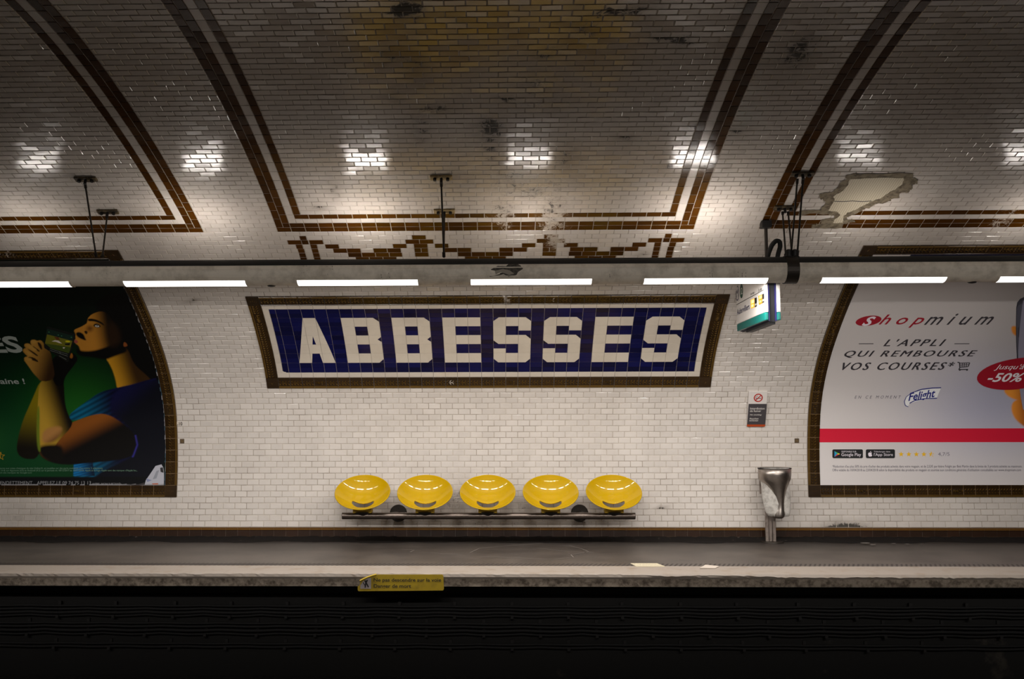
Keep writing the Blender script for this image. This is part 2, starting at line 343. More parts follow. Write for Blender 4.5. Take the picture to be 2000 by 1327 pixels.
def bed(name, s0, s1, m, x0=-13, x1=13, step=1, h=0.0, n=60, uvs=False, holes=()):
    """continuous sheet that carries the tiles"""
    S = np.arange(round(s0/(K*step)), round(s1/(K*step))+1)*K*step; Xs = np.array([x0, x1]) if not holes else np.array(sorted({x0, x1, *[a for hq in holes for a in hq[:2]]}))
    V = wall(Xs[None, :], S[:, None], h).reshape(-1, 3); nx = len(Xs); F = []
    for i in range(len(S)-1):
        for j in range(nx-1):
            xm, sm = (Xs[j]+Xs[j+1])/2, (S[i]+S[i+1])/2
            if any(a < xm < b and c < sm < d for a, b, c, d in holes): continue
            F.append((i*nx+j, i*nx+j+1, (i+1)*nx+j+1, (i+1)*nx+j))
    return V, F
SPLIT = 50
RINGS = [(CX-5.13*1-4.35/2, CX-5.13+4.35/2), (CX-4.35/2, CX+4.35/2), (CX+5.0-0.12*0-4.35/2+0.02, CX+5.02+4.35/2), (CX-10.26-4.35/2, CX-10.26+4.35/2), (CX+10.1-4.35/2, CX+10.1+4.35/2)]
SIGN = (CX-37*0.075, CX+37*0.075, 24*K, 44*K)
PL = (-8.43, -4.13, 5*K, 55*K)                  # left poster frame, outer rectangle on the vault
PR = (3.865, 8.165, 5*K, 55*K)
KR = 59                                         # lowest row of the panel borders
KTOP = 150
tw = Tiles(); tcl = Tiles()
def unit(a, b):                                 # split an interval given in tiles into full tiles
    out = []; p = a
    while p < b-1e-6: q = min(p+1, b); out.append((p, q)); p = q
    return out
# garland under the middle panel, in tile units from its centre line
GAR = {57: [(-13.1, -12.6), (-5.15, -4.15), (4.15, 5.15), (12.6, 13.1)],
       56: [(-14.05, -13.05), (-13.05, -12.55), (-12.5, -11.5), (-5.65, -4.65), (-4.65, -3.65), (3.65, 4.65), (4.65, 5.65), (11.5, 12.5), (12.55, 13.05), (13.05, 14.05)],
       55: [(-13.55, -13.05), (-12.5, -12.0), (-11.45, -10.45), (-6.6, -5.6), (-5.1, -4.1), (-3.6, -2.6), (2.6, 3.6), (4.1, 5.1), (5.6, 6.6), (10.45, 11.45), (12.0, 12.5), (13.05, 13.55)],
       54: [(-13.5, -13.0), (-12.5, -12.0), (-10.95, -9.95), (-9.95, -8.95), (-8.2+.15, -7.05), (-7.05, -6.05), (-5.1, -4.6), (-4.6, -4.1), (-3.0, -2.0), (-2.0, -1.0), (1.0, 2.0), (2.0, 3.0), (4.1, 4.6), (4.6, 5.1), (6.05, 7.05), (7.05, 8.05), (8.95, 9.95), (9.95, 10.95), (12.0, 12.5), (13.0, 13.5)],
       53: [(-13.5, -13.0), (-12.5, -12.0), (-9.95, -8.95), (-8.95, -7.95), (-7.95, -6.95), (-6.95, -6.0), (-5.1, -4.1), (-2, -1), (-1, 0), (0, 1), (1, 2), (4.1, 5.1), (6.0, 6.95), (6.95, 7.95), (7.95, 8.95), (8.95, 9.95), (12.0, 12.5), (13.0, 13.5)],
       52: [(-13.5, -13.0), (-12.5, -12.0), (-9.45, -8.45), (-8.45, -7.45), (-7.45, -6.45), (-1.5, -.5), (-.5, .5), (.5, 1.5), (6.45, 7.45), (7.45, 8.45), (8.45, 9.45), (12.0, 12.5), (13.0, 13.5)],
       51: [(-13.5, -13.0), (-12.5, -12.0), (12.0, 12.5), (13.0, 13.5)]}
HOLEY = [SIGN, PL, PR]
for k in range(0, KTOP):
    T = tw if k < SPLIT else tcl
    ph = CX+(0.075 if k % 2 else 0.0)
    skip = [(a, b) for a, b, c, d in HOLEY if c-1e-6 < (k+0.5)*K < d]
    brown = []
    if k in GAR: brown = [(CX+a*0.15, CX+b*0.15) for a, b in GAR[k]]
    if k >= KR:
        for (a, b) in RINGS:
            if b < -XT or a > XT: continue
            lo, hi = a, b
            if k in (KR, KR+1, KR+3):
                m0 = 0.0 if k == KR else (0.075 if k == KR+1 else 0.225)
                A, B = lo+m0, hi-m0; off = (0, 0.075, 0)[(KR, KR+1, KR+3).index(k)] if k != KR+3 else 0
                e = [A]+list(np.arange(A+off+(0.15 if off == 0 else 0), B-0.02, 0.15))+[B]
                brown += [(p, q) for p, q in zip(e[:-1], e[1:]) if q-p > 0.02]
            if k >= KR+1:                       # portrait tiles of the uprights, two courses high
                for j, (o0, st, ww) in enumerate([(0.0, KR+1, 0), (0.075, KR+2, 1), (0.15, KR+2, 2), (0.225, KR+4, 3)]):
                    if k < st: continue
                    for side in (0, 1):
                        p = lo+o0 if side == 0 else hi-o0-0.075
                        if p < -XT or p+0.075 > XT: continue
                        skip.append((p, p+0.075))
                        if (k-st) % 2 == 0 or k == st:
                            odd = (st-KR) % 2
                            tcl.add(p, p+0.075, k*K, (k+2)*K, 0 if j == 2 else 1, 0.003 if j == 2 else 0.004, 0.0025)
    T.row(k, -XT, XT, brown, skip, ph)
for t, nm in ((tw, 'wall_back'), (tcl, 'ceiling')):
    lo, hi = (0, SPLIT) if nm == 'wall_back' else (SPLIT, KTOP)
    o = t.build(nm, [M['white_tile'], M['brown_tile'], M['grout'], M['plain_vault']])
    V, F = bed(nm, lo*K, hi*K, None)
    bm = bmesh.new(); bm.from_mesh(o.data); vs = [bm.verts.new(v) for v in V]
    for f in F:
        fc = bm.faces.new([vs[i] for i in f]); fc.material_index = 2
    bm.to_mesh(o.data); bm.free()
    tag(o, kind='structure')
# near half of the vault, behind and over the camera
def plain_vault(name, s0, s1):
    V, F = bed(name, s0, s1, None, step=4); o = mesh_obj(name, V, F, M['plain_vault'], smooth=True)
    uvl = o.data.uv_layers.new(name='UVMap'); nS = len(V)//2; ss = np.linspace(s0, s1, nS)
    for lp in o.data.loops:
        vi = lp.vertex_index; uvl.data[lp.index].uv = (float(V[vi][0]), float(ss[vi//2]))
    return tag(o, kind='structure')
plain_vault('wall_front', KTOP*K, 2*SA)

# ------------------------------------------------------------------ floors, platform edge, trench
YE, YW = 9.39, 9.86                             # platform nose, inner side of the white strip
def quad_grid(x0, x1, pts, nx=60):
    """extrude a (y,z) polyline along x"""
    X = np.linspace(x0, x1, nx+1); V = [[x, y, z] for y, z in pts for x in X]; n = nx+1; F = []
    for i in range(len(pts)-1):
        for j in range(nx): F.append((i*n+j, i*n+j+1, (i+1)*n+j+1, (i+1)*n+j))
    return V, F
def yc(x):                                      # the platform edge runs in a very slack curve
    return 0.0
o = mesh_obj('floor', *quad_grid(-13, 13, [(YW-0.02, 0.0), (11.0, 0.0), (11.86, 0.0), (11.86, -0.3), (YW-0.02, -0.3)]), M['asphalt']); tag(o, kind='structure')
# rough band of grime along the skirting
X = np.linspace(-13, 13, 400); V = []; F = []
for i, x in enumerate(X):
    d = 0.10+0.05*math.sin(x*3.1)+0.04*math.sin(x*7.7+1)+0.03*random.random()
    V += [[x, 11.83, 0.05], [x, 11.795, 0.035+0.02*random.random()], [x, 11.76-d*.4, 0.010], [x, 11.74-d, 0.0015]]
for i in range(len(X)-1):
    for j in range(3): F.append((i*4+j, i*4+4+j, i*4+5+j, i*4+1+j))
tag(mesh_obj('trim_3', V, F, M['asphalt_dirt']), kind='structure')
# skirting tiles with a double bead
me_ = MB(); XX = np.arange(-9.6, 9.6, 0.153)
prof_ = [(11.86, 0.159), (11.822, 0.159), (11.806, 0.152), (11.806, 0.146), (11.812, 0.141), (11.804, 0.134), (11.804, 0.128), (11.812, 0.122), (11.812, 0.06), (11.812, 0.03), (11.812, 0.0)]
V = []; F = []; MI = []; A = []
for x in XX:
    b = len(V)
    for xx in (x+0.001, x+0.152):
        for y, z in prof_: V.append((xx, y, z))
    n = len(prof_); r = random.random()
    gold = 0.0
    A += [(0.2+0.65*(z < 0.06), 0.7*(0.124 < z < 0.153), r, 0) for _ in (0, 1) for y, z in prof_]
    for j in range(n-1): F.append((b+j, b+j+1, b+n+j+1, b+n+j))
me_ = mesh_obj('baseboard_back', V, F, [M['skirt_tile'], M['grout']], attr=A)
bm = bmesh.new(); bm.from_mesh(me_.data)
vs = [bm.verts.new(v) for v in ((-13, 11.818, 0.155), (13, 11.818, 0.155), (13, 11.818, 0), (-13, 11.818, 0))]; f = bm.faces.new(vs); f.material_index = 1
bm.to_mesh(me_.data); bm.free(); tag(me_, kind='structure')
# white nosing, slightly worn at the lip
X = np.linspace(-13, 13, 700); V = []; F = []
wob = np.cumsum(rng.normal(0, 0.002, 700)); wob -= np.linspace(0, wob[-1], 700); wob = np.clip(wob, -0.012, 0.012)
for i, x in enumerate(X):
    w_ = wob[i]+rng.normal(0, 0.002)
    V += [[x, YW, 0.004], [x, YE+0.06, 0.004], [x, YE+0.012+w_*.5, 0.000], [x, YE+w_, -0.014+w_], [x, YE+0.004, -0.03], [x, YE+0.03, -0.1], [x, YW, -0.1]]
for i in range(len(X)-1):
    for j in range(6): F.append((i*7+j, i*7+7+j, i*7+8+j, i*7+1+j))
tag(mesh_obj('trim_1', V, F, M['edge_white'], smooth=False), kind='structure')
X = np.linspace(-13, 13, 500); V = []; F = []
for i, x in enumerate(X):
    j1, j2, j3 = rng.normal(0, 0.0008, 3)
    V += [[x, YE+0.012+j1, -0.022], [x, YE+0.010+j2, -0.07], [x, YE+0.014+j3, -0.125], [x, YE+0.5, -0.128]]
for i in range(len(X)-1):
    for j in range(3): F.append((i*4+j, i*4+4+j, i*4+5+j, i*4+1+j))
tag(mesh_obj('trim_2', V, F, M['concrete']), kind='structure')
# tactile strip of slanting grooves just inside the white nosing
g = MB(); x = -9.5
while x < 9.5:
    g.add([[x, YW+0.02, 0.0018], [x+0.022, YW+0.02, 0.0018], [x+0.082, YW+0.17, 0.0018], [x+0.06, YW+0.17, 0.0018]], [(0, 1, 2, 3)]); x += 0.05
o = g.build('trim_4', M['groove']); tag(o, kind='structure')
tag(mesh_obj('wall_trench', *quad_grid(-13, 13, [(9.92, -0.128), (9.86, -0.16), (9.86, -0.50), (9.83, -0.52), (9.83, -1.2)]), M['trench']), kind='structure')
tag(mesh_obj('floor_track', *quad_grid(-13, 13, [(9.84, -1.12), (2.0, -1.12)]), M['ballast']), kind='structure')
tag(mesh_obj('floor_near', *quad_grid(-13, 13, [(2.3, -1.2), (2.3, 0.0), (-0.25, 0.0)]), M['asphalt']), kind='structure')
# cracks in the asphalt
def crack(pts, w_=0.006):
    P = [at(px, py, 1) for px, py in pts]; out = []
    for px, py in pts:
        d = ray(px, py); t = (0.0022-CAM[2])/d[2]; out.append(CAM+d*t)
    c = MB(); n = len(out)
    for a, b in zip(out[:-1], out[1:]):
        v = b-a; nrm = np.array([-v[1], v[0], 0]); nrm = nrm/np.linalg.norm(nrm)*w_
        c.add([a-nrm, b-nrm, b+nrm, a+nrm], [(0, 1, 2, 3)])
    return c
M['seam'] = mat('pale_floor_seam', (0.17, 0.145, 0.125), 0.7)
cr = MB()
for pts in [[(918, 1080), (935, 1072), (985, 1067), (1060, 1062)], [(782, 1073), (810, 1075), (800, 1079), (840, 1080), (905, 1085)], [(1110, 1066), (1135, 1072), (1150, 1078), (1115, 1084), (1120, 1089)], [(940, 1088), (975, 1089), (1015, 1091), (1080, 1093), (1117, 1090)], [(1050, 1071), (1100, 1077), (1160, 1080)]]:
    c = crack(pts, 0.007); [cr.add(v, [[0, 1, 2, 3]]) for v in c.V]
tag(cr.build('trim_5', M['seam']), kind='structure')

# ------------------------------------------------------------------ moulded ceramic borders
BEAD = [(0, -0.002), (0, 0.014), (0.004, 0.019), (0.010, 0.019), (0.013, 0.011), (0.017, 0.011), (0.020, 0.017), (0.026, 0.017), (0.029, 0.009), (0.118, 0.009), (0.121, 0.016), (0.128, 0.016), (0.131, 0.010), (0.138, 0.010), (0.141, 0.014), (0.15, 0.012), (0.15, -0.002)]
def border(name, rect, label, cat, clipx=None, s_in=None):
    x0, x1, s0, s1 = rect; V = []; F = []; W_ = 0.15
    def put(pts, faces):
        b = len(V); V.extend(pts); F.extend([[i+b for i in f] for f in faces])
    def seg(fn, a, b, mark):
        g_ = 0.0030; n = len(BEAD); pts = [fn(q, t, h) for q in (a+g_, b-g_) for t, h in BEAD]
        put(pts, [(j, j+1, n+j+1, n+j) for j in range(n-1)]+[list(range(n)), [n+j for j in range(n)][::-1]])
        if mark:
            for (u0, t0, u1, t1) in [(.3, .045, .3, .105), (.3, .105, .5, .045), (.5, .045, .5, .105), (.78, .1, .58, .09), (.58, .09, .78, .065), (.78, .065, .56, .045), (.15, .05, .2, .11), (.85, .05, .9, .11)]:
                rib(fn, a+(b-a)*u0, t0, a+(b-a)*u1, t1, 0.007, 0.020)
        else:
            m = 4
            for i in range(m):
                c0 = a+(b-a)*(i+0.15)/m; c1 = a+(b-a)*(i+1.0)/m
                rib(fn, c0, 0.072, c1, 0.036, 0.008, 0.017); rib(fn, c0, 0.076, c1, 0.112, 0.008, 0.017)
            rib(fn, a+0.005, 0.074, b-0.005, 0.074, 0.004, 0.012)
    def rib(fn, qa, ta, qb, tb, w_, hh):
        dq, dt = qb-qa, tb-ta; L = math.hypot(dq, dt); nq, nt_ = -dt/L*w_, dq/L*w_; h0 = 0.0085
        put([fn(qa, ta, h0), fn((qa+qb)/2+nq, (ta+tb)/2+nt_, h0), fn(qb, tb, h0), fn((qa+qb)/2-nq, (ta+tb)/2-nt_, h0), fn((qa+qb)/2, (ta+tb)/2, h0+hh)], [(0, 1, 4), (1, 2, 4), (2, 3, 4), (3, 0, 4)])
    nx = round((x1-x0)/W_)-2; ns = round((s1-s0)/W_)-2
    dx = (x1-x0-2*W_)/nx; dsv = (s1-s0-2*W_)/ns
    for i in range(nx):
        a = x0+W_+i*dx
        if a > XT-1 or a < -XT+.5: pass
        seg(lambda q, t, h: (q, s0+t, h), a, a+dx, i % 8 == 3); seg(lambda q, t, h: (q, s1-t, h), a, a+dx, i % 8 == 0 and i > 0)
    for i in range(ns):
        a = s0+W_+i*dsv
        seg(lambda q, t, h: (x0+t, q, h), a, a+dsv, i % 8 == 6); seg(lambda q, t, h: (x1-t, q, h), a, a+dsv, i % 8 == 6)
    for cx_, cs_, sx, ss_ in ((x0, s0, 1, 1), (x1, s0, -1, 1), (x0, s1, 1, -1), (x1, s1, -1, -1)):
        for i, (t, h) in enumerate([(0.001, 0.0155), (0.012, 0.010), (0.02, 0.0160), (0.03, 0.009)]):
            t2 = W_-0.001-t*0.6
            put([(cx_+sx*t, cs_+ss_*t, h), (cx_+sx*t2, cs_+ss_*t, h), (cx_+sx*t2, cs_+ss_*t2, h), (cx_+sx*t, cs_+ss_*t2, h)]+[(cx_+sx*t, cs_+ss_*t, -.002), (cx_+sx*t2, cs_+ss_*t, -.002), (cx_+sx*t2, cs_+ss_*t2, -.002), (cx_+sx*t, cs_+ss_*t2, -.002)],
                [(0, 1, 2, 3), (0, 4, 5, 1), (1, 5, 6, 2), (2, 6, 7, 3), (3, 7, 4, 0)])
        fn = lambda q, t, h: (cx_+sx*q, cs_+ss_*t, h)
        for (a, b, c, d) in [(.035, .04, .06, .11), (.06, .11, .08, .045), (.08, .045, .105, .11), (.03, .1, .11, .03), (.105, .06, .12, .1)]: rib(fn, a, b, c, d, 0.006, 0.012)
    V = np.array(V); P = wall(V[:, 0], V[:, 1], V[:, 2])
    # random brightness per tile cell
    key = np.floor((V[:, 0]-x0)/W_).astype(int)*101+np.floor((V[:, 1]-s0)/W_).astype(int)*7
    r = (np.abs(np.sin(key*12.9898)*43758.5453) % 1)
    A = tint(V[:, 0], V[:, 1], r); A[:, 1] = np.where(V[:, 2] > 0.0165, 0.75, 0.0)      # golden tint on the raised relief
    return P, F, A
def strip_bed(x0, x1, s0, s1, h, m, name, parent, ns=None):
    ns = ns or max(1, round((s1-s0)/K)); S = np.linspace(s0, s1, ns+1)
    V = wall(np.array([x0, x1])[None, :], S[:, None], h).reshape(-1, 3)
    return mesh_obj(name, V, [(2*i, 2*i+1, 2*i+3, 2*i+2) for i in range(ns)], m, parent)

# ------------------------------------------------------------------ print helper: flat art in (x, s, h) laid on the vault or on any plane
class Print:
    def __init__(self, mapper=None, cuts=True): self.bm = bmesh.new(); self.mapper = mapper or (lambda v: wall(v[:, 0], v[:, 1], v[:, 2])); self.cuts = cuts; self.mats = []
    def mi(self, m):
        if m not in self.mats: self.mats.append(m)
        return self.mats.index(m)
    def poly(self, pts, h, m):
        vs = [self.bm.verts.new((p[0], p[1], h)) for p in pts]; f = self.bm.faces.new(vs); f.material_index = self.mi(m); return self
    def line(self, a, b, w_, h, m):
        a = np.array(a, float); b = np.array(b, float); d = b-a; L = np.linalg.norm(d); n = np.array([-d[1], d[0]])/L*w_/2
        return self.poly([a-n, b-n, b+n, a+n], h, m)
    def path(self, pts, w_, h, m):
        for a, b in zip(pts[:-1], pts[1:]): self.line(a, b, w_, h, m)
    def ell(self, c, rx, ry, h, m, rot=0, n=40):
        return self.poly([(c[0]+rx*math.cos(a)*math.cos(rot)-ry*math.sin(a)*math.sin(rot), c[1]+rx*math.cos(a)*math.sin(rot)+ry*math.sin(a)*math.cos(rot)) for a in np.linspace(0, 2*math.pi, n, endpoint=False)], h, m)
    def text(self, s, box, h, m, shear=0.0, bold=0.0, space=1.0, rot=0.0):
        """box = x0, x1, y0, y1 of the ink"""
        cu = bpy.data.curves.new('t', 'FONT'); cu.body = s; cu.size = 1; cu.shear = shear; cu.offset = bold; cu.space_character = space; cu.resolution_u = 3
        to = bpy.data.objects.new('t', cu); COL.objects.link(to); dg = bpy.context.evaluated_depsgraph_get(); ev = to.evaluated_get(dg); me = ev.to_mesh()
        V = np.array([v.co[:2] for v in me.vertices]); Fs = [list(p.vertices) for p in me.polygons]; ev.to_mesh_clear()
        bpy.data.objects.remove(to); bpy.data.curves.remove(cu)
        lo, hi = V.min(0), V.max(0); x0, x1, y0, y1 = box
        U = (V-lo)/(hi-lo)
        if rot: 
            c, s_ = math.cos(rot), math.sin(rot); W_, H_ = x1-x0, y1-y0; q = (U-0.5)*[W_, H_]; q = np.stack([q[:, 0]*c-q[:, 1]*s_, q[:, 0]*s_+q[:, 1]*c], 1); P = q+[(x0+x1)/2, (y0+y1)/2]
        else: P = U*[x1-x0, y1-y0]+[x0, y0]
        vs = [self.bm.verts.new((p[0], p[1], h)) for p in P]; k = self.mi(m)
        for f in Fs:
            try: fc = self.bm.faces.new([vs[i] for i in f]); fc.material_index = k
            except ValueError: pass
        return self
    def build(self, name, parent=None):
        bm = self.bm; bmesh.ops.triangulate(bm, faces=[f for f in bm.faces if len(f.verts) > 4])
        if self.cuts:
            ys = [v.co.y for v in bm.verts]; 
            for c in np.arange(math.ceil(min(ys)/K)*K, max(ys), K):
                bmesh.ops.bisect_plane(bm, geom=bm.verts[:]+bm.edges[:]+bm.faces[:], plane_co=(0, float(c), 0), plane_no=(0, 1, 0), dist=1e-6)
        bm.verts.index_update(); V = np.array([v.co[:] for v in bm.verts]); F = [[v.index for v in f.verts] for f in bm.faces]; mi = [f.material_index for f in bm.faces]; bm.free()
        return mesh_obj(name, self.mapper(V), F, self.mats, parent, mi)
def pbox(x0, y0, x1, y1, f=None):
    f = f or hit; xm, ym = (x0+x1)/2, (y0+y1)/2
    return (f(x0, ym)[0], f(x1, ym)[0], f(xm, y1)[1], f(xm, y0)[1])

# ------------------------------------------------------------------ station name panel
x0, x1, s0, s1 = SIGN; cxs, css = (x0+x1)/2, (s0+s1)/2
base = wall(cxs, s0, 0)
sg = empty('station_sign', base, 'blue and white tiled station name panel reading ABBESSES set in the curved wall', 'sign')
P, F, A = border('border', SIGN, None, None); mesh_obj('border', P, F, M['frame_tile'], sg, attr=A)
strip_bed(x0, x1, s0, s1, 0.0, M['sign_grout'], 'grout_bed', sg)
t = Tiles()
for k, (sa, sb) in enumerate([(s0+.15, s0+.225), (s1-.225, s1-.15)]):
    xx = x0+.15
    while xx < x1-.15-1e-6: t.add(xx, min(xx+.15, x1-.15), sa, sb, 0, 0.004, 0.001, .3); xx += .15
for i in range(7):
    for xx in (x0+.15, x1-.225): t.add(xx, xx+.075, s0+.225+i*.15, s0+.375+i*.15, 0, 0.004, 0.001, .3)
t.build('margin', [M['margin_tile']], 0.0, sg)
bx, bs = x0+.225, s0+.225
t = Tiles(); cols = [(0, .5)]+[(.5+i, 1.5+i) for i in range(33)]+[(33.5, 34)]
for r in range(7):
    for a, b in cols: 
        for hs in (0, 1): t.add(bx+a*.15, bx+b*.15, bs+r*.15+hs*.075-(0.0024 if hs else 0), bs+r*.15+hs*.075+.075+(0.0024 if not hs else 0), 0, 0.004, 0.0008, .3)
t.build('field', [M['blue_tile']], 0.0, sg, g=0.0024)
LET = {'A': [[(0, 0), (1.05, 0), (1.2, 1), (1.8, 1), (1.95, 0), (3, 0), (2.6, 1), (2.2, 2), (.8*.5, 2), (.2, 1)],
             [(.4, 2), (1.35, 2), (1.5, 2.95), (1.5, 3.2), (.64, 3.2)], [(1.65, 2), (2.2, 2), (1.72+.0, 3.2), (1.5, 3.2), (1.5, 2.95)], [(.64, 3.2), (1.72, 3.2), (2, 5), (1, 5)]],
       'E': [[(0, 0), (1, 0), (1, 5), (0, 5)], [(1, 0), (3, 0), (3, 1), (1, 1)], [(1, 2), (3, 2), (3, 3), (1, 3)], [(1, 4), (3, 4), (3, 5), (1, 5)]],
       'B': [[(0, 0), (1, 0), (1, 5), (0, 5)], [(1, 0), (2.6, 0), (3, .4), (3, 1), (1, 1)], [(2, 1), (3, 1), (3, 2), (2, 2)], [(1, 2), (3, 2), (3, 2.25), (2.68, 2.55), (3, 2.85), (3, 3), (1, 3)], [(2, 3), (3, 3), (3, 4), (2, 4)], [(1, 4), (3, 4), (3, 4.55), (2.55, 5), (1, 5)]],
       'S': [[(.4, 0), (2.6, 0), (3, .4), (3, 1), (0, 1), (0, .4)], [(0, 1), (1, 1), (1, 1.5), (0, 1.5)], [(2, 1), (3, 1), (3, 2), (2, 2)], [(.42, 2), (3, 2), (3, 2.55), (2.58, 3), (0, 3), (0, 2.42)], [(0, 3), (1, 3), (1, 4), (0, 4)], [(2, 3.5), (3, 3.5), (3, 4), (2, 4)], [(0, 4), (3, 4), (3, 4.55), (2.55, 5), (.45, 5), (0, 4.55)]]}
LET['A'] = [[(0, 0), (1.05, 0), (1.2, 1), (.2, 1)], [(1.95, 0), (3, 0), (2.8, 1), (1.8, 1)], [(.2, 1), (2.8, 1), (2.6, 2), (.4, 2)], [(.4, 2), (1.35, 2), (1.5, 2.95), (1.5, 5), (1, 5)], [(1.65, 2), (2.6, 2), (2, 5), (1.5, 5), (1.5, 2.95)]]
def clip(poly, ax, v, keep_gt):
    out = []
    for i in range(len(poly)):
        a, b = poly[i], poly[(i+1) % len(poly)]; ia, ib = (a[ax] >= v) == keep_gt or a[ax] == v, (b[ax] >= v) == keep_gt or b[ax] == v
        if ia: out.append(a)
        if ia != ib:
            t_ = (v-a[ax])/(b[ax]-a[ax]); out.append(tuple(a[j]+(b[j]-a[j])*t_ for j in (0, 1)))
    return out
for i, ch in enumerate('ABBESSES'):
    V = []; F = []; A = []; lx = 1.5+4*i; gp = 0.009
    rr = rng.random((4, 12))
    for piece in LET[ch]:
        for c in range(3):
            for r in range(10):
                q = clip(clip(clip(clip(piece, 0, c+gp, True), 0, c+1-gp, False), 1, r/2+(gp if r % 2 == 0 else 0), True), 1, r/2+.5-(gp if r % 2 else 0), False)
                if len(q) < 3: continue
                q = [(u+lx, v+1) for u, v in q]; b = len(V); n = len(q)
                for hh in (0.0052, 0.003): V += [(bx+u*.15, bs+v*.15, hh) for u, v in q]
                A += [tuple(tint(bx+(lx+1.5)*.15, bs+.5, np.array(rr[c, r//2])))]*(2*n)
                F.append(list(range(b, b+n))); F += [(b+j, b+n+j, b+n+(j+1) % n, b+(j+1) % n) for j in range(n)]
    V = np.array(V); mesh_obj('letter', wall(V[:, 0], V[:, 1], V[:, 2]), F, M['letter_tile'], sg, attr=A)
# chipped corner of the blue field
pp = Print(); pp.poly([(bx-.01, bs-.005), (bx+.05, bs-.01), (bx+.035, bs+.012), (bx+.012, bs+.016), (bx+.004, bs+.03), (bx-.008, bs+.03)], 0.0062, M['letter_tile']); pp.build('chip', sg)

# ------------------------------------------------------------------ poster borders
for rect, lab in ((PL, 'brown moulded ceramic border around the green poster on the left'), (PR, 'brown moulded ceramic border around the white and red poster on the right')):
    P, F, A = border('b', rect, None, None)
    e = empty('poster_border', wall((rect[0]+rect[1])/2, rect[2], 0), lab, 'picture frame')
    mesh_obj('moulding', P, F, M['frame_tile'], e, attr=A)
    for a, b, c, d in ((rect[0], rect[1], rect[2], rect[2]+.15), (rect[0], rect[1], rect[3]-.15, rect[3]), (rect[0], rect[0]+.15, rect[2], rect[3]), (rect[1]-.15, rect[1], rect[2], rect[3])):
        strip_bed(a, b, c, d, 0.0065 if d-c > 1 else 0.006, M['gold_grout'], 'grout_line', e)

# ------------------------------------------------------------------ printed artwork on the posters, one colour per grid point of the paper
def sdf(poly, X, Y):
    P = np.array(poly, float); d = np.full(X.shape, 1e9); ins = np.zeros(X.shape, bool); n = len(P)
    for i in range(n):
        a, b = P[i], P[(i+1) % n]; ex, ey = b-a; wx, wy = X-a[0], Y-a[1]; t_ = np.clip((wx*ex+wy*ey)/(ex*ex+ey*ey+1e-9), 0, 1)
        d = np.minimum(d, (wx-ex*t_)**2+(wy-ey*t_)**2)
        c = ((a[1] > Y) != (b[1] > Y)) & (X < (b[0]-a[0])*(Y-a[1])/(b[1]-a[1]+1e-12)+a[0]); ins ^= c
    return np.where(ins, 1, -1)*np.sqrt(d)
def smooth_poly(p, it=2):
    for _ in range(it):
        q = []
        for i in range(len(p)):
            a, b = np.array(p[i], float), np.array(p[(i+1) % len(p)], float); q += [tuple(a*.75+b*.25), tuple(a*.25+b*.75)]
        p = q
    return p
def art_sheet(name, rect, xa, xb, art, parent, step=0.0095, far=None, rough=0.5):
    """paper sheet; the finely gridded part runs xa..xb, plain beyond"""
    x0, x1, s0, s1 = rect; xs = np.arange(xa, xb+1e-6, step)
    xs = np.concatenate([[x0], xs]) if x0 < xa-.1 else np.concatenate([xs, [x1]])
    ss = np.linspace(s0, s1, int((s1-s0)/step)); Xg, Sg = np.meshgrid(xs, ss); P = wall(Xg, Sg, 0.006)
    u, v = project(P.reshape(-1, 3)); C = art(u, v); C = np.concatenate([C, np.ones((len(C), 1))], 1)
    nx = len(xs); i = np.arange(len(ss)-1)[:, None]*nx+np.arange(nx-1)[None, :]; F = np.stack([i, i+1, i+1+nx, i+nx], -1).reshape(-1, 4)
    m = bpy.data.materials.new(name+'_print'); m.use_nodes = True; b = m.node_tree.nodes['Principled BSDF']; b.inputs['Roughness'].default_value = rough; b.inputs['Specular IOR Level'].default_value = 0.2
    a = m.node_tree.nodes.new('ShaderNodeAttribute'); a.attribute_name = 'tint'; m.node_tree.links.new(a.outputs['Color'], b.inputs['Base Color'])
    return mesh_obj(name, P.reshape(-1, 3), F, m, parent, smooth=True, attr=C)
def L3(c, k=1.0): return np.array(lin(*c))*k
def grad(u, v, a, b, ca, cb, k):
    a = np.array(a, float); b = np.array(b, float); d = b-a; t_ = np.clip(((u-a[0])*d[0]+(v-a[1])*d[1])/(d@d), 0, 1)[:, None]; t_ = t_*t_*(3-2*t_)
    return L3(ca, k)*(1-t_)+L3(cb, k)*t_
KA = 1.5
z3 = lambda *p: [(x/6.03, 580+y/6.03) for x, y in p]
z1 = lambda *p: [(x/2.654, 500+y/2.654) for x, y in p]
z4 = lambda *p: [(x/5.556, 780+y/5.556) for x, y in p]
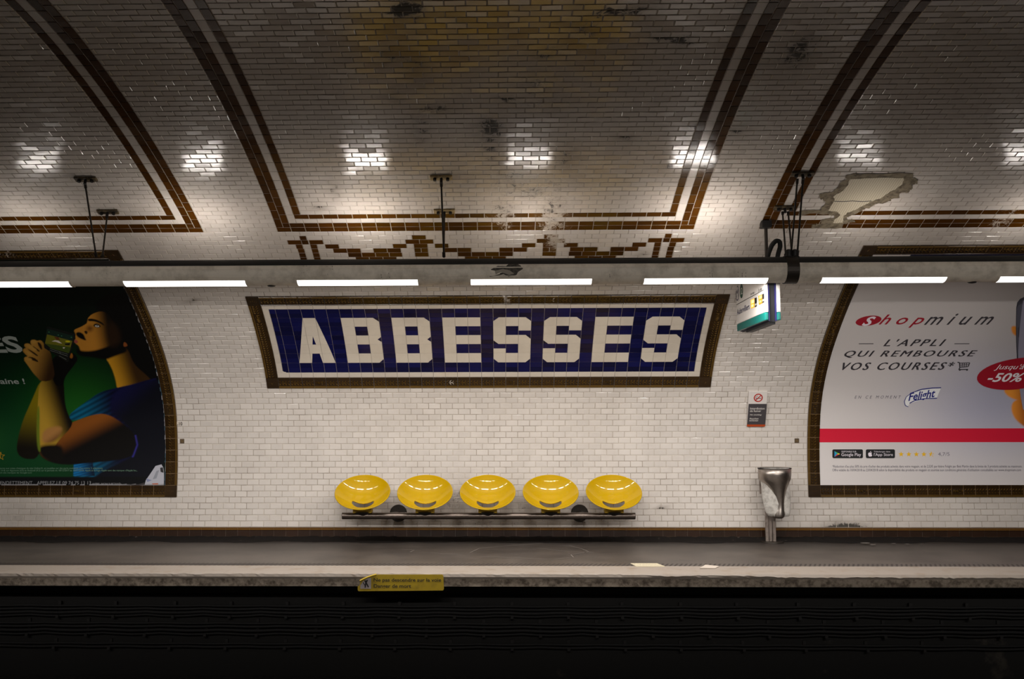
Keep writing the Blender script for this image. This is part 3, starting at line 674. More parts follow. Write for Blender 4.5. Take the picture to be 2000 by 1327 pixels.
def art_left(u, v):
    g1 = np.exp(-(((u-40)/170)**2+((v-900)/150)**2))[:, None]; g2 = np.exp(-(((u-150)/90)**2+((v-800)/75)**2))[:, None]
    C = L3((1, 9, 6), KA)+(L3((5, 50, 20), KA)*g1)+L3((16, 60, 4), KA)*g2
    g3 = np.exp(-(((u+60)/60)**2+((v-860)/40)**2))[:, None]; C = C+L3((25, 60, 20), KA)*g3
    def lay(poly, col, soft=1.2, sm=2):
        nonlocal C
        d = sdf(smooth_poly(poly, sm) if sm else poly, u, v); a = np.clip(d/soft+0.5, 0, 1)[:, None]; col = np.asarray(col)
        C = C*(1-a)+(col if col.ndim == 2 else col[None])*a
    BK = L3((4, 4, 4), KA)
    # hair and dark nape
    lay(z3((1195, 165), (1120, 150), (1150, 40), (1300, -40), (1600, -60), (1900, 300), (1900, 1040), (1700, 1040), (1560, 900), (1520, 640), (1300, 560)), BK, 6)
    # neck
    lay(z1((540, 520), (575, 570), (600, 640), (608, 700), (700, 690), (800, 660), (760, 620), (690, 560), (660, 470), (600, 470)), grad(u, v, (215, 730), (262, 715), (158, 112, 22), (40, 24, 6), KA), 2)
    # shirt
    sh = z1((352, 830), (400, 790), (450, 755), (520, 705), (600, 685), (700, 665), (775, 640), (830, 630), (870, 1195), (385, 1195), (388, 1080), (600, 1060), (700, 1000), (620, 860), (500, 815), (370, 862))
    fold = 0.7+0.3*np.sin((u*0.9+v*1.7)*0.35)
    col = grad(u, v, (150, 800), (225, 790), (6, 82, 112), (8, 10, 42), KA)*fold[:, None]; lay(sh, col, 1.5)
    lay(z1((600, 690), (700, 668), (780, 645), (870, 650), (870, 1195), (500, 1195), (480, 1130), (700, 1040), (720, 960), (640, 860), (560, 800)), grad(u, v, (205, 770), (250, 820), (12, 12, 48), (5, 6, 14), KA), 8)
    lay(z1((382, 1076), (480, 1066), (492, 1142), (380, 1142)), grad(u, v, (145, 920), (186, 920), (10, 96, 150), (6, 20, 40), KA)*(0.75+0.25*np.sin(v*1.3+u*.3))[:, None], 1.2, 0)
    # upper arm
    ua = z1((300, 900), (380, 860), (500, 818), (560, 822), (625, 860), (700, 920), (712, 980), (690, 1040), (600, 1062), (480, 1072), (330, 1088), (235, 1062), (195, 1015), (220, 940))
    lay(ua, grad(u, v, (168, 826), (186, 862), (112, 62, 17), (7, 5, 4), KA), 1.8)
    d = np.abs(sdf(ua, u, v)); rim = np.exp(-(d/1.5)**2)*((u > 258) & (v > 850)); C = C+L3((38, 34, 105), KA)*rim[:, None]
    # rear forearm
    lay(z1((215, 630), (165, 750), (115, 860), (85, 980), (90, 1030), (130, 1056), (205, 1052), (225, 900), (260, 700)), grad(u, v, (70, 770), (58, 880), (112, 98, 8), (13, 9, 4), KA), 1.6)
    # front forearm
    lay(z1((205, 640), (290, 600), (332, 640), (335, 760), (355, 830), (385, 875), (300, 960), (250, 1045), (205, 1020), (190, 940), (195, 780)), grad(u, v, (76, 800), (124, 785), (158, 124, 38), (10, 7, 4), KA), 1.6)
    lay(z1((225, 900), (300, 880), (330, 900), (290, 960), (240, 975), (215, 960)), grad(u, v, (95, 850), (108, 868), (150, 105, 55), (70, 40, 20), KA), 6)
    lay(z1((196, 985), (300, 975), (330, 1000), (330, 1080), (240, 1060), (205, 1030)), L3((12, 8, 5), KA), 7)
    lay(z1((193, 780), (206, 780), (204, 940), (212, 1020), (196, 1010), (189, 930)), L3((88, 104, 24), KA), 3)
    # second hand and wrist in shadow
    lay(z3((620, 690), (820, 700), (850, 650), (925, 725), (880, 800), (760, 950), (750, 1050), (640, 1050), (600, 850)), BK, 2)
    lay(z3((818, 700), (840, 655), (862, 690), (850, 730), (825, 720)), L3((120, 72, 20), KA), 1)
    # hand
    hd = z3((455, 965), (395, 905), (340, 825), (300, 770), (285, 750), (285, 712), (330, 702), (300, 680), (268, 640), (275, 612), (308, 606), (285, 580), (290, 552), (340, 548), (375, 575), (358, 540), (362, 512), (400, 503), (440, 520), (470, 510), (500, 525), (530, 580), (590, 640), (605, 690), (625, 800), (650, 950), (560, 1000), (470, 990))
    lay(hd, grad(u, v, (55, 700), (103, 715), (142, 102, 40), (38, 22, 8), KA), 1.0, 1)
    for p in [((330, 705), (400, 715), (455, 760), (445, 772), (390, 750), (330, 738)), ((310, 605), (380, 640), (450, 690), (440, 705), (370, 655)), ((375, 570), (450, 620), (470, 640), (455, 650), (400, 600)), ((440, 525), (450, 580), (500, 640), (490, 560))]:
        lay(z3(*p), L3((26, 15, 6), KA), 1.0, 1)
    for p in [((290, 560), (340, 556), (400, 600), (440, 625), (400, 640), (330, 600)), ((275, 620), (330, 640), (380, 670), (375, 695), (330, 680)), ((290, 725), (340, 715), (380, 735), (370, 752), (320, 755)), ((365, 515), (410, 508), (435, 530), (410, 555), (370, 550))]:
        lay(z3(*p), L3((150, 112, 48), KA), 2.2, 1)
    # face
    fc = z3((1190, 168), (1110, 192), (1060, 222), (1033, 258), (1028, 300), (1018, 318), (950, 357), (885, 382), (870, 400), (884, 424), (892, 447), (880, 462), (896, 490), (872, 512), (880, 545), (925, 575), (938, 605), (948, 645), (1010, 668), (1150, 690), (1260, 670), (1370, 620), (1430, 540), (1400, 400), (1320, 270), (1260, 190))
    lay(fc, grad(u, v, (178, 655), (216, 648), (150, 100, 32), (14, 9, 5), KA), 1.0, 1)
    lay(z3((1050, 330), (1110, 370), (1060, 420), (1010, 380)), L3((92, 56, 18), KA), 8)
    lay(z3((900, 590), (945, 640), (1100, 640), (1290, 580), (1400, 520), (1530, 640), (1350, 700), (1240, 748), (1100, 712), (960, 705), (900, 665)), BK, 4)
    lay(z3((890, 425), (935, 412), (985, 440), (1000, 480), (1022, 520), (960, 500), (905, 468)), BK, 2)
    lay(z3((985, 405), (1022, 398), (1035, 425), (1015, 448)), L3((25, 14, 6), KA), 1.5)
    lay(z3((1033, 258), (1110, 258), (1205, 300), (1240, 350), (1170, 308), (1100, 286), (1038, 288)), L3((8, 6, 4), KA), 1.5)
    lay(z3((1095, 330), (1140, 310), (1195, 345), (1160, 368), (1110, 355)), L3((18, 10, 5), KA), 1.5)
    lay(z3((1113, 345), (1140, 330), (1178, 350), (1145, 360)), L3((170, 165, 155), KA), .8, 1)
    lay(z3((870, 515), (890, 500), (925, 530), (905, 550), (880, 545)), L3((125, 62, 52), KA), 1.2)
    lay(z3((1132, 338), (1146, 333), (1154, 346), (1142, 354)), L3((14, 9, 6), KA), .8, 1)
    lay(z3((1255, 330), (1330, 300), (1420, 430), (1400, 560), (1300, 600), (1260, 480)), L3((30, 17, 7), KA), 14)
    lay(z3((1450, 580), (1462, 522), (1512, 575), (1470, 592)), L3((105, 55, 22), KA), 1)
    # foot band
    a = np.clip(v-931.5, 0, 1)[:, None]; C = C*(1-a)+L3((4, 4, 5), KA)*a
    return np.clip(C, 0.0015, 0.9)
ins = 0.15
RL = (PL[0]+ins, PL[1]-ins, PL[2]+ins, PL[3]-ins); RR = (PR[0]+ins, PR[1]-ins, PR[2]+ins, PR[3]-ins)
pl = empty('advertising_poster', wall((RL[0]+RL[1])/2, RL[2], 0.01), 'dark green poster of a bearded man in blue t-shirt kissing a tablet', 'poster')
art_sheet('paper', RL, -6.7, RL[1], art_left, pl)
I = {}
def INK(n, *c, k=KA):
    if n not in I: I[n] = ink(n+'_ink', *c, k=k)
    return I[n]
HP = 0.0075
p = Print(); f = INK('pale_grey', 128, 134, 128)
p.text('ES', pbox(-24, 656, 40.5, 689), HP, f, bold=0.03); p.build('headline', pl)
p = Print(); p.text('semaine !', pbox(-37, 739, 48.5, 750), HP, f, bold=0.02)
p.build('tagline', pl)
p = Print(); f2 = INK('dim_green_white', 92, 122, 100)
p.text("supérieures aux cotes classiques du site Unibet.fr, et jouables sur des paris combinés d'au moins 3 sélections.", pbox(-12, 913.2, 201.6, 917.5), HP, f2)
p.text("enne (4.4) sur Appstore (4.5) et Android (4.3) sur la période du 18/12/2017 au 18/01/2018. Apple et le logo Apple sont des marques d'Apple Inc.,", pbox(-8, 917.6, 268.5, 921.9), HP, f2)
p.text("sont des marques de Google LLC", pbox(-3, 922.4, 63, 926), HP, f2)
p.text("ENDETTEMENT... APPELEZ LE 09 74 75 13 13", pbox(1, 940.2, 178, 947), HP, INK('grey_small', 120, 120, 122)); p.text("(APPEL NON SURTAXÉ)", pbox(180.5, 943, 236.5, 947.4), HP, INK('grey_small', 120, 120, 122))
p.build('small_print', pl)
def star(c, r, ri=0.4, half=None, rot=math.pi/2): 
    return [(c[0]+(r if i % 2 == 0 else r*ri)*math.cos(rot+i*math.pi/5), c[1]+(r if i % 2 == 0 else r*ri)*math.sin(rot+i*math.pi/5)) for i in range(10)]
p = Print(); c = hit(2, 891.5); s_ = star(c, .055); ys = INK('star_yellow', 150, 115, 10)
p.path(s_+[s_[0]], .006, HP, ys); p.poly([s_[0], s_[1], s_[2], s_[3], s_[4], s_[5]], HP, ys); p.build('star', pl)
# tablet in the picture
p = Print(); H3 = lambda *q: [hit(*a) for a in z3(*q)]
p.poly(H3((552, 350), (568, 345), (885, 432), (892, 448), (808, 760), (790, 765), (525, 600), (520, 570)), .0072, INK('tablet_black', 5, 8, 7))
p.poly(H3((560, 372), (868, 455), (855, 515), (548, 435)), .0080, INK('screen_teal', 8, 30, 22))
p.poly(H3((556, 437), (855, 515), (815, 660), (600, 600), (532, 545)), .0080, INK('pitch_olive', 86, 84, 14))
p.poly(H3((532, 545), (840, 590), (815, 660), (600, 600)), .0084, INK('pitch_green', 46, 60, 12))
p.poly(H3((610, 520), (650, 505), (690, 510), (735, 545), (700, 540), (660, 525)), .0088, INK('player_white', 170, 160, 150))
p.poly(H3((640, 465), (690, 470), (710, 500), (670, 500)), .0088, INK('player_red', 74, 34, 14)); p.poly(H3((765, 545), (830, 540), (820, 565), (770, 562)), .0088, INK('tablet_black', 5, 8, 7))
p.ell(H3((800, 520))[0], .03, .015, .0086, INK('bright_yellow', 160, 150, 10)); p.poly(H3((742, 590), (770, 590), (760, 605), (745, 603)), .0088, INK('player_white', 170, 160, 150))
for a, b in (((590, 605), (800, 672)), ((640, 640), (800, 695)), ((590, 625), (640, 640)), ((705, 645), (715, 665)), ((700, 690), (785, 735))): q = H3(a, b); p.line(q[0], q[1], .006, .0088, INK('grey_line', 90, 95, 88))
for a in ((580, 410), (690, 445), (728, 455), (843, 472)): p.ell(H3(a)[0], .008, .005, .0086, INK('mint', 60, 130, 90), n=8)
p.build('tablet_picture', pl)
# torn corner showing the older paper
p = Print(); wp = INK('old_paper', 150, 150, 158); H4 = lambda *q: [hit(*a) for a in z4(*q)]
p.poly(H4((1570, 935), (1585, 880), (1640, 800), (1690, 725), (1755, 708), (1775, 745), (1782, 800), (1780, 940)), .0072, wp)
p.poly(H4((1740, 745), (1770, 740), (1778, 800), (1745, 790)), .0078, INK('tear_dark', 30, 28, 30)); p.poly(H4((1650, 915), (1720, 912), (1715, 928), (1660, 926)), .0078, INK('tear_orange', 150, 80, 55))
p.poly(H4((1590, 860), (1650, 880), (1600, 900)), .0078, INK('tear_blue', 110, 115, 140)); p.poly(H4((1660, 870), (1700, 780), (1730, 770), (1700, 860)), .0078, INK('tear_grey', 120, 122, 130))
p.poly(H4((1300, 930), (1500, 925), (1570, 905), (1575, 930), (1500, 936)), .0078, INK('tear_brown', 40, 34, 34))
p.build('torn_corner', pl); p = Print(); e_ = INK('edge_paper', 120, 118, 120)
for (y0_, y1_) in ((0, 0),):
    xs_ = RL[1]; ss_ = np.linspace(RL[2], RL[3], 60)
    for a, b in zip(ss_[:-1], ss_[1:]):
        if random.random() < .8: w_ = .008+.012*random.random(); p.poly([(xs_-w_, a), (xs_+.002, a), (xs_+.002, b), (xs_-w_*random.random(), b)], .0074, e_ if random.random() < .6 else INK('edge_teal', 50, 70, 80))
    for a in np.arange(-6.7, xs_, .06):
        if random.random() < .75: p.poly([(a, RL[2]-.002), (a+.06, RL[2]-.002), (a+.06, RL[2]+.010+.01*random.random()), (a, RL[2]+.012)], .0074, e_)
p.build('paper_scraps', pl)['kind'] = 'stuff'

# ---- right poster
KB = 1.95
def art_right(u, v):
    g = np.exp(-(((u-1950)/150)**2+((v-790)/95)**2))[:, None]; g2 = np.exp(-(((u-1990)/70)**2+((v-660)/110)**2))[:, None]
    C = L3((158, 153, 151), KB)*np.ones((len(u), 1)); C = C*(1-.30*g)*(1-.15*g2); C[:, 2:3] *= (1+.28*g); C[:, 0:1] *= (1-.05*g)
    a = np.clip((v-700)/250, 0, 1)[:, None]; C = C*(1+.06*a)
    def lay(poly, col, soft, sm=2):
        nonlocal C
        d = sdf(smooth_poly(poly, sm), u, v); al = np.clip(d/soft+.5, 0, 1)[:, None]; C = C*(1-al)+np.asarray(col)*al
    for q in [((1974, 640), (1980, 636), (1990, 640), (1990, 658), (1978, 654)), ((1958, 758), (2010, 752), (2010, 782), (1990, 784), (1966, 774)), ((1975, 790), (1985, 780), (2020, 778), (2020, 845), (1988, 826), (1976, 808))]:
        lay(q, grad(u, v, (1970, 800), (2010, 800), (178, 112, 40), (120, 62, 20), KB), 3)
    a = ((v < 508) & (u > 1778))[:, None]; C = np.where(a, L3((10, 14, 34), KB), C)
    return np.clip(C, 0, .85)
pr = empty('advertising_poster', wall((RR[0]+RR[1])/2, RR[2], 0.01), 'white poster with red band and a hand holding a phone', 'poster')
art_sheet('paper', RR, RR[0], 6.9, art_right, pr)
z5 = lambda x, y: (1600+x/5, 580+y/5)
zb = lambda x0, y0, x1, y1: pbox(*z5(x0, y0), *z5(x1, y1))
y6 = lambda x, y: (1590+x/4.878, 820+y/4.878)
yb = lambda x0, y0, x1, y1: pbox(*y6(x0, y0), *y6(x1, y1))
RED = INK('logo_red', 122, 8, 26, k=KB); DK = INK('slate', 40, 38, 42, k=KB); WH = INK('print_white', 178, 172, 178, k=KB); BLK = INK('badge_black', 8, 8, 10, k=KB)
p = Print(); p.ell(hit(*z5(480, 230)), .145, .085, HP, RED, rot=.16); p.text('S', zb(428, 188, 538, 280), HP+.001, WH, shear=.35, bold=.03)
p.text('hop', zb(590, 168, 1018, 298), HP, RED, shear=.35, bold=.01, space=1.55); p.text('mium', zb(1045, 160, 1698, 270), HP, DK, shear=.35, bold=.008, space=1.6); p.build('logo', pr)
p = Print(); p.text("L'APPLI", zb(635, 410, 1222, 478), HP, DK, shear=.3, bold=.0, space=1.3); p.text("QUI REMBOURSE", zb(245, 522, 1525, 592), HP, DK, shear=.3, bold=.0, space=1.3); p.text("VOS COURSES*", zb(222, 635, 1310, 712), HP, DK, shear=.3, bold=.0, space=1.3)
for a, b in ((385, 528), (1318, 1465)): p.line(hit(*z5(a, 455)), hit(*z5(b, 455)), .011, HP, DK)
for o_ in (3, 6):
    for (s_, bx_) in (("L'APPLI", (635, 410, 1222, 478)), ("QUI REMBOURSE", (245, 522, 1525, 592)), ("VOS COURSES*", (222, 635, 1310, 712))): p.text(s_, zb(bx_[0]+o_, bx_[1]-o_*.3, bx_[2]+o_, bx_[3]-o_*.3), HP+.0003*o_, DK, shear=.3, bold=.0, space=1.3)
p.build('slogan', pr)
p = Print(); c5 = lambda x, y: hit(*z5(x, y))
p.path([c5(1348, 636), c5(1368, 640), c5(1372, 690), c5(1360, 708), c5(1450, 706)], .014, HP, DK); p.path([c5(1370, 645), c5(1468, 642), c5(1452, 680), c5(1372, 685)], .012, HP, DK)
for a in (1392, 1412, 1432): p.line(c5(a+4, 643), c5(a, 684), .009, HP, DK)
p.line(c5(1372, 663), c5(1460, 660), .009, HP, DK)
for a in (1372, 1442): p.ell(c5(a, 712), .012, .012, HP, DK, n=12)
p.build('trolley_icon', pr)
p = Print(); p.text("EN CE MOMENT", zb(345, 963, 795, 992), HP, INK('soft_slate', 78, 74, 82, k=KB), shear=.2, space=1.7)
NV = INK('navy', 18, 24, 92, k=KB); LW = INK('logo_white', 205, 200, 205, k=KB)
p.poly([c5(*q) for q in ((830, 1040), (850, 975), (940, 915), (1190, 883), (1145, 990), (1000, 1005), (880, 1040), (860, 1075))], HP, LW)
p.text("Felight", zb(868, 918, 1130, 1022), HP+.001, NV, shear=.3, bold=.02, rot=.17)
p.path([c5(*q) for q in ((868, 1074), (838, 1060), (828, 1020), (848, 975), (900, 935), (970, 908), (1060, 892), (1188, 886))], .008, HP+.001, NV)
p.path([c5(*q) for q in ((930, 925), (1000, 901), (1100, 888), (1188, 886))], .014, HP+.001, NV)
p.path([c5(*q) for q in ((880, 1038), (930, 1012), (1020, 994), (1148, 988))], .012, HP+.001, NV); p.build('brand_mark', pr)
p = Print(); xb = 6.9; a_ = hit(1600, 837.5)[1]; b_ = hit(1600, 864.3)[1]
for i in range(8): 
    u0, u1 = RR[0]+(RR[1]-RR[0])*i/8, RR[0]+(RR[1]-RR[0])*(i+1)/8; p.poly([(u0, b_), (u1, b_), (u1, a_), (u0, a_)], HP, INK('band_red', 158, 4, 34, k=KB))
p.build('red_band', pr)
p = Print()
def rrect(b, r=.012):
    x0, x1, y0, y1 = b; return [(x0+r, y0), (x1-r, y0), (x1, y0+r), (x1, y1-r), (x1-r, y1), (x0+r, y1), (x0, y1-r), (x0, y0+r)]
for b in (yb(172, 283, 463, 368), yb(491, 283, 768, 368)): p.poly(rrect(b), HP, BLK)
p.text("DISPONIBLE SUR", yb(260, 297, 400, 312), HP+.001, WH); p.text("Google Play", yb(258, 318, 445, 357), HP+.001, WH); p.text("Télécharger dans", yb(567, 298, 722, 315), HP+.001, WH); p.text("l'App Store", yb(567, 318, 748, 355), HP+.001, WH)
c6 = lambda x, y: hit(*y6(x, y))
p.poly([c6(*q) for q in ((192, 300), (218, 327), (192, 355))], HP+.001, INK('play_blue', 20, 110, 150, k=KB)); p.poly([c6(*q) for q in ((192, 300), (232, 320), (218, 327))], HP+.0012, INK('play_green', 40, 130, 70, k=KB))
p.poly([c6(*q) for q in ((192, 355), (218, 327), (232, 334))], HP+.0012, INK('play_red', 150, 40, 50, k=KB)); p.poly([c6(*q) for q in ((218, 327), (232, 320), (245, 327), (232, 334))], HP+.0014, INK('play_yellow', 180, 150, 20, k=KB))
p.poly([c6(*q) for q in ((512, 328), (516, 316), (525, 312), (533, 315), (541, 312), (549, 316), (544, 324), (545, 333), (552, 338), (546, 348), (539, 353), (532, 350), (525, 353), (517, 346))], HP+.001, WH); p.poly([c6(*q) for q in ((531, 310), (534, 302), (541, 299), (539, 307))], HP+.001, WH)
p.build('store_badges', pr)
p = Print(); YS = INK('rating_yellow', 196, 140, 8, k=KB)
for i, x in enumerate((827, 900, 972, 1044)): p.poly(star(c6(x, 330), .036), HP, YS)
s_ = star(c6(1114, 330), .036); p.poly([s_[0], s_[1], s_[2], s_[3], s_[4], s_[5]], HP, YS); p.poly([s_[0], s_[5], s_[9]], HP, YS); p.path(s_[5:]+[s_[0]], .003, HP, YS)
p.text("4,7/5", yb(1178, 312, 1288, 350), HP, INK('rate_grey', 84, 80, 90, k=KB)); p.build('rating', pr)
p = Print(); sp_ = INK('small_slate', 58, 54, 64, k=KB)
p.text("*Réduction d'au plus 50% du prix d'achat des produits achetés dans votre magasin, et de 2,52€ par litière Felight par Bob Martin dans la limite de 3 produits achetés au maximum.", yb(172, 432, 1978, 464), HP, sp_)
p.text("Offre valable du 10/04/2018 au 23/04/2018 selon la disponibilité des produits en magasin et soumise aux conditions générales d'utilisation consultables sur www.shopmium.com", yb(172, 467, 1968, 499), HP, sp_)
p.build('small_print', pr)
p = Print(); PH1 = INK('phone_edge', 46, 46, 54, k=KB); q = [c5(*a) for a in ((1922, 100), (1932, 50), (1960, 15), (2010, -8), (2150, -30), (2150, 1150), (2000, 1120), (1926, 560))]; p.poly(q, HP, PH1)
p.poly([c5(*a) for a in ((1928, 110), (1940, 80), (1975, 60), (1990, 60), (1990, 560), (1935, 560))], HP+.0006, INK('phone_side', 64, 64, 74, k=KB)); p.poly([c5(*a) for a in ((1988, 30), (2150, 0), (2150, 1140), (1988, 1100))], HP+.001, INK('phone_glass', 110, 108, 122, k=KB))
p.poly([c5(*a) for a in ((1936, 300), (1950, 285), (1952, 380), (1938, 392))], HP+.001, PH1); p.build('phone_picture', pr)
p = Print(); p.ell(c5(1950, 742), .50, .238, HP+.002, RED, rot=.12); BW = INK('badge_pink', 190, 178, 184, k=KB)
p.text("Jusqu'à", zb(1712, 655, 1993, 718), HP+.003, BW, shear=.3); p.text("-50%", zb(1645, 740, 1996, 828), HP+.003, BW, shear=.25, bold=.02); p.build('offer_badge', pr)

# ------------------------------------------------------------------ lighting ducts with their lamps
DR = 0.126; YD, ZD = 9.05, 2.988
def arc_mesh(x0, x1, yc_, zc, r0, r1, a0, a1, n=12):
    """slab bent round the duct; angle from straight down, positive towards the track"""
    A_ = np.radians(np.linspace(a0, a1, n)); V = []
    for x in (x0, x1):
        for r in (r0, r1): V += [[x, yc_-r*math.sin(a), zc-r*math.cos(a)] for a in A_]
    F = []
    for j in range(n-1):
        F += [(n+j, n+j+1, 3*n+j+1, 3*n+j), (j, 2*n+j, 2*n+j+1, j+1), (j, j+1, n+j+1, n+j), (2*n+j, 3*n+j, 3*n+j+1, 2*n+j+1)]
    F += [(0, n, 3*n, 2*n), (n-1, 3*n-1, 4*n-1, 2*n-1)]
    return V, F
def duct(name, yc_, zc, label):
    o = empty(name, (0, yc_, zc-DR), label, 'lighting duct')
    d = MB(); xs = np.linspace(-12.5, 12.5, 16); d.tube([[x, yc_, zc] for x in xs], DR, seg=56); d.build('pipe', M['duct'], o, smooth=True)
    r = MB(); 
    sgn = 1 if yc_ > 5 else -1
    for a in (100, -100): 
        V, F = arc_mesh(-12.5, 12.5, yc_, zc, DR, DR+.004, a*sgn-2, a*sgn+2, 4); r.add(V, F)
    V, F = arc_mesh(-12.5, 12.5, yc_, zc, DR, DR+.0035, (63-1)*sgn, (63+1)*sgn, 3); r.add(V, F)
    r.build('seam', M['duct'], o)
    return o
dfar = duct('lighting_duct', YD, ZD, 'long round grey-brown lighting duct hanging over the far platform')
# black cap along the duct top, widened to paint in the shade there
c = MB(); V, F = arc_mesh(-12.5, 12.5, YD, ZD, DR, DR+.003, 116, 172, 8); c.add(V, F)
c.build('top_cover_shade', M['black_rubber'], dfar)
lampx = []
for a, b in ((-98, 139), (242, 482), (580, 818), (918, 1157), (1256, 1500), (1602, 1848), (1948, 2195)):
    lampx.append((float(at(a, 551, YD-.05)[0]), float(at(b, 551, YD-.05)[0])))
sp_l = lampx[1][0]-lampx[0][0]; lampx.insert(0, (lampx[0][0]-1.7, lampx[0][1]-1.7)); lampx.append((lampx[-1][0]+1.7, lampx[-1][1]+1.7))
DOWN = []
names = ['beyond the left edge of the picture', 'at the left edge above the green poster', 'above the gap between green poster and name panel', 'above the left part of the name panel', 'above the middle of the name panel', 'above the right part of the name panel', 'above the left corner of the white poster', 'at the right edge above the white poster', 'beyond the right edge of the picture']
prof_l = [0.04, .36, .93, 1.14, 1.22, 1.10, .86, .36, .04]
prof_u = [0.02, .50, .85, 1.02, .70, 1.20, .50, .60, .02]
for i, (a, b) in enumerate(lampx):
    if i in (0, 8): continue                    # outside the picture
    e = empty('light_fixture', ((a+b)/2, YD, ZD-DR-.004), 'white fluorescent light fixture under the duct, '+names[i], 'light', 'light fixtures under the far duct')
    me1 = emitter('lamp_diffuser', LAMP_COL, LAMP_L); DOWN.append((e, DOWN_W*prof_l[i]))
    V, F = arc_mesh(a, b, YD, ZD, DR-.002, DR+.0050, -14, 46, 14); mesh_obj('diffuser', V, F, me1, e, smooth=False)
    V, F = arc_mesh(a-.012, b+.012, YD, ZD, DR-.003, DR+.0035, 46.3, 49, 3); m_ = MB(); m_.add(V, F)
    for xx in (a, b):
        V, F = arc_mesh(xx-.008, xx+.008, YD, ZD, DR-.002, DR+.0065, -14, 46.5, 12); m_.add(V, F)
    m_.build('end_caps', M['duct'], e)
    me2 = emitter('uplight_lens', (1.0, .93, .86), UP_L*prof_u[i]); c_ = (a+b)/2
    V, F = arc_mesh(c_-.20, c_+.20, YD, ZD, DR-.004, DR+.004, 183, 211, 10); mesh_obj('top_lens', V, F, me2, e)
dn = duct('lighting_duct', 2.45, ZD, 'lighting duct hanging over the near platform behind the viewpoint')
for i, (a, b) in enumerate(lampx):
    V, F = arc_mesh(a, b, 2.45, ZD, DR-.002, DR+.0045, -20, 20, 12); mesh_obj('diffuser', V, F, M['lamp_near'], dn)
# clamp band, hangers
def tube_light(w_, parent, loc, tilt=0.0, spread=180):
    l = bpy.data.lights.new('tube_light', 'AREA'); l.shape = 'RECTANGLE'; l.size = 1.15; l.size_y = 0.09; l.energy = w_; l.color = LAMP_COL; l.spread = math.radians(spread)
    o = bpy.data.objects.new('tube_light', l); COL.objects.link(o); o.parent = parent; o.location = loc; o.rotation_euler = (tilt, 0, 0)
for e_, w_ in DOWN: tube_light(w_, e_, (0, 0, -0.006), math.radians(9))
for a, b in lampx: tube_light(NEAR_FILL_W, dn, ((a+b)/2, 0.10, -0.004), math.radians(78), 50)      # narrow fill beam added at the unseen near lamps to brighten the far side
M['lit_plate'] = mat('lit_anchor_plate', (0.42, 0.30, 0.13), 0.6, noise=(25, (0.16, 0.11, 0.05), 0.45, 0.65, 0.3))  # lighter copy of the anchor plate colour, standing in for lamplight on it
def hanger(label, plates, rods, grp, pm_='rust_plate'):
    pts = [wall(*hit(*q), 0) for q in plates]
    e = empty('duct_hanger', (pts[0][0], YD, ZD+DR), label, 'hanger', grp)
    for (px, py) in plates:
        x, s = hit(px, py); pm = MB(); V = []
        for (dx, dsv, h) in [(a, b, hh) for hh in (0.004, 0.022) for a, b in ((-.105, -.032), (.105, -.032), (.105, .032), (-.105, .032))]: V.append(wall(x+dx, s+dsv, h))
        pm.add(V, [(0, 1, 2, 3)[::-1], (4, 5, 6, 7), (0, 1, 5, 4), (1, 2, 6, 5), (2, 3, 7, 6), (3, 0, 4, 7)]); o = pm.build('anchor_plate', M[pm_], e)
        for dx in (-.062, .062):
            bt = MB(); a = wall(x+dx, s, .02); b = wall(x+dx, s, .045); bt.tube([a, (a+b)/2, b], .017, seg=6); bt.build('bolt', M['black_metal'], e)
        bt = MB(); a = wall(x, s, .018); b = wall(x, s, .07); bt.tube([a, (a+b)/2, b], .014, seg=10); bt.build('eye_pin', M['black_metal'], e)
    for (qa, qb, yb_) in rods:
        a = wall(*hit(*qa), .05); b = at(*qb, yb_); r = MB(); r.tube([a+(b-a)*t_ for t_ in np.linspace(0, 1, 5)], .009, seg=8)
        m0 = a+(b-a)*.93; m1 = a+(b-a)*.99; r.tube([m0, (m0+m1)/2, m1], .016, seg=8); m0 = a+(b-a)*.0; m1 = a+(b-a)*.06; r.tube([m0, (m0+m1)/2, m1], .014, seg=8)
        r.build('rod', M['dark_metal'], e, smooth=True)
    return e
hanger('two-rod duct hanger with dark plates above the green poster', [(168, 348), (211, 412)], [((168, 350), (188, 503), YD), ((211, 414), (200, 503), YD)], 'duct hangers')
hanger('two-rod duct hanger with bolted plates above the middle of the name panel', [(862, 345), (868, 411)], [((862, 347), (867, 503), YD), ((868, 411), (867, 503), YD+.03)], 'duct hangers', 'lit_plate')
hr = hanger('four-rod duct hanger with clamp and pulleys right of the hanging screen', [(1567, 338), (1532, 404)], [((1556, 341), (1545, 500), YD), ((1567, 341), (1557, 500), YD), ((1527, 406), (1535, 503), YD), ((1538, 406), (1547, 503), YD)], 'duct hangers')
cl = MB(); xa, xb_ = at(1538, 530, YD-.12)[0], at(1562, 530, YD-.12)[0]
V, F = arc_mesh(xa, xb_, YD, ZD, DR-.001, DR+.010, -180, 178, 40); cl.add(V, F); cl.build('clamp_band', M['dark_metal'], hr)
cl = MB()
for px in (1541, 1553):
    a = at(px, 512, YD-.02); a[2] = ZD+DR-.01; cl.tube([a, a+[0, 0, .03], a+[0, 0, .07], a+[0, 0, .085]], [.034, .036, .034, .015], seg=14)
    cl.tube([a+[-.03, -.03, .0], a+[0, -.03, .01], a+[.03, -.03, .0]], .012, seg=8)
cl.build('pulley', M['black_metal'], hr, smooth=True)
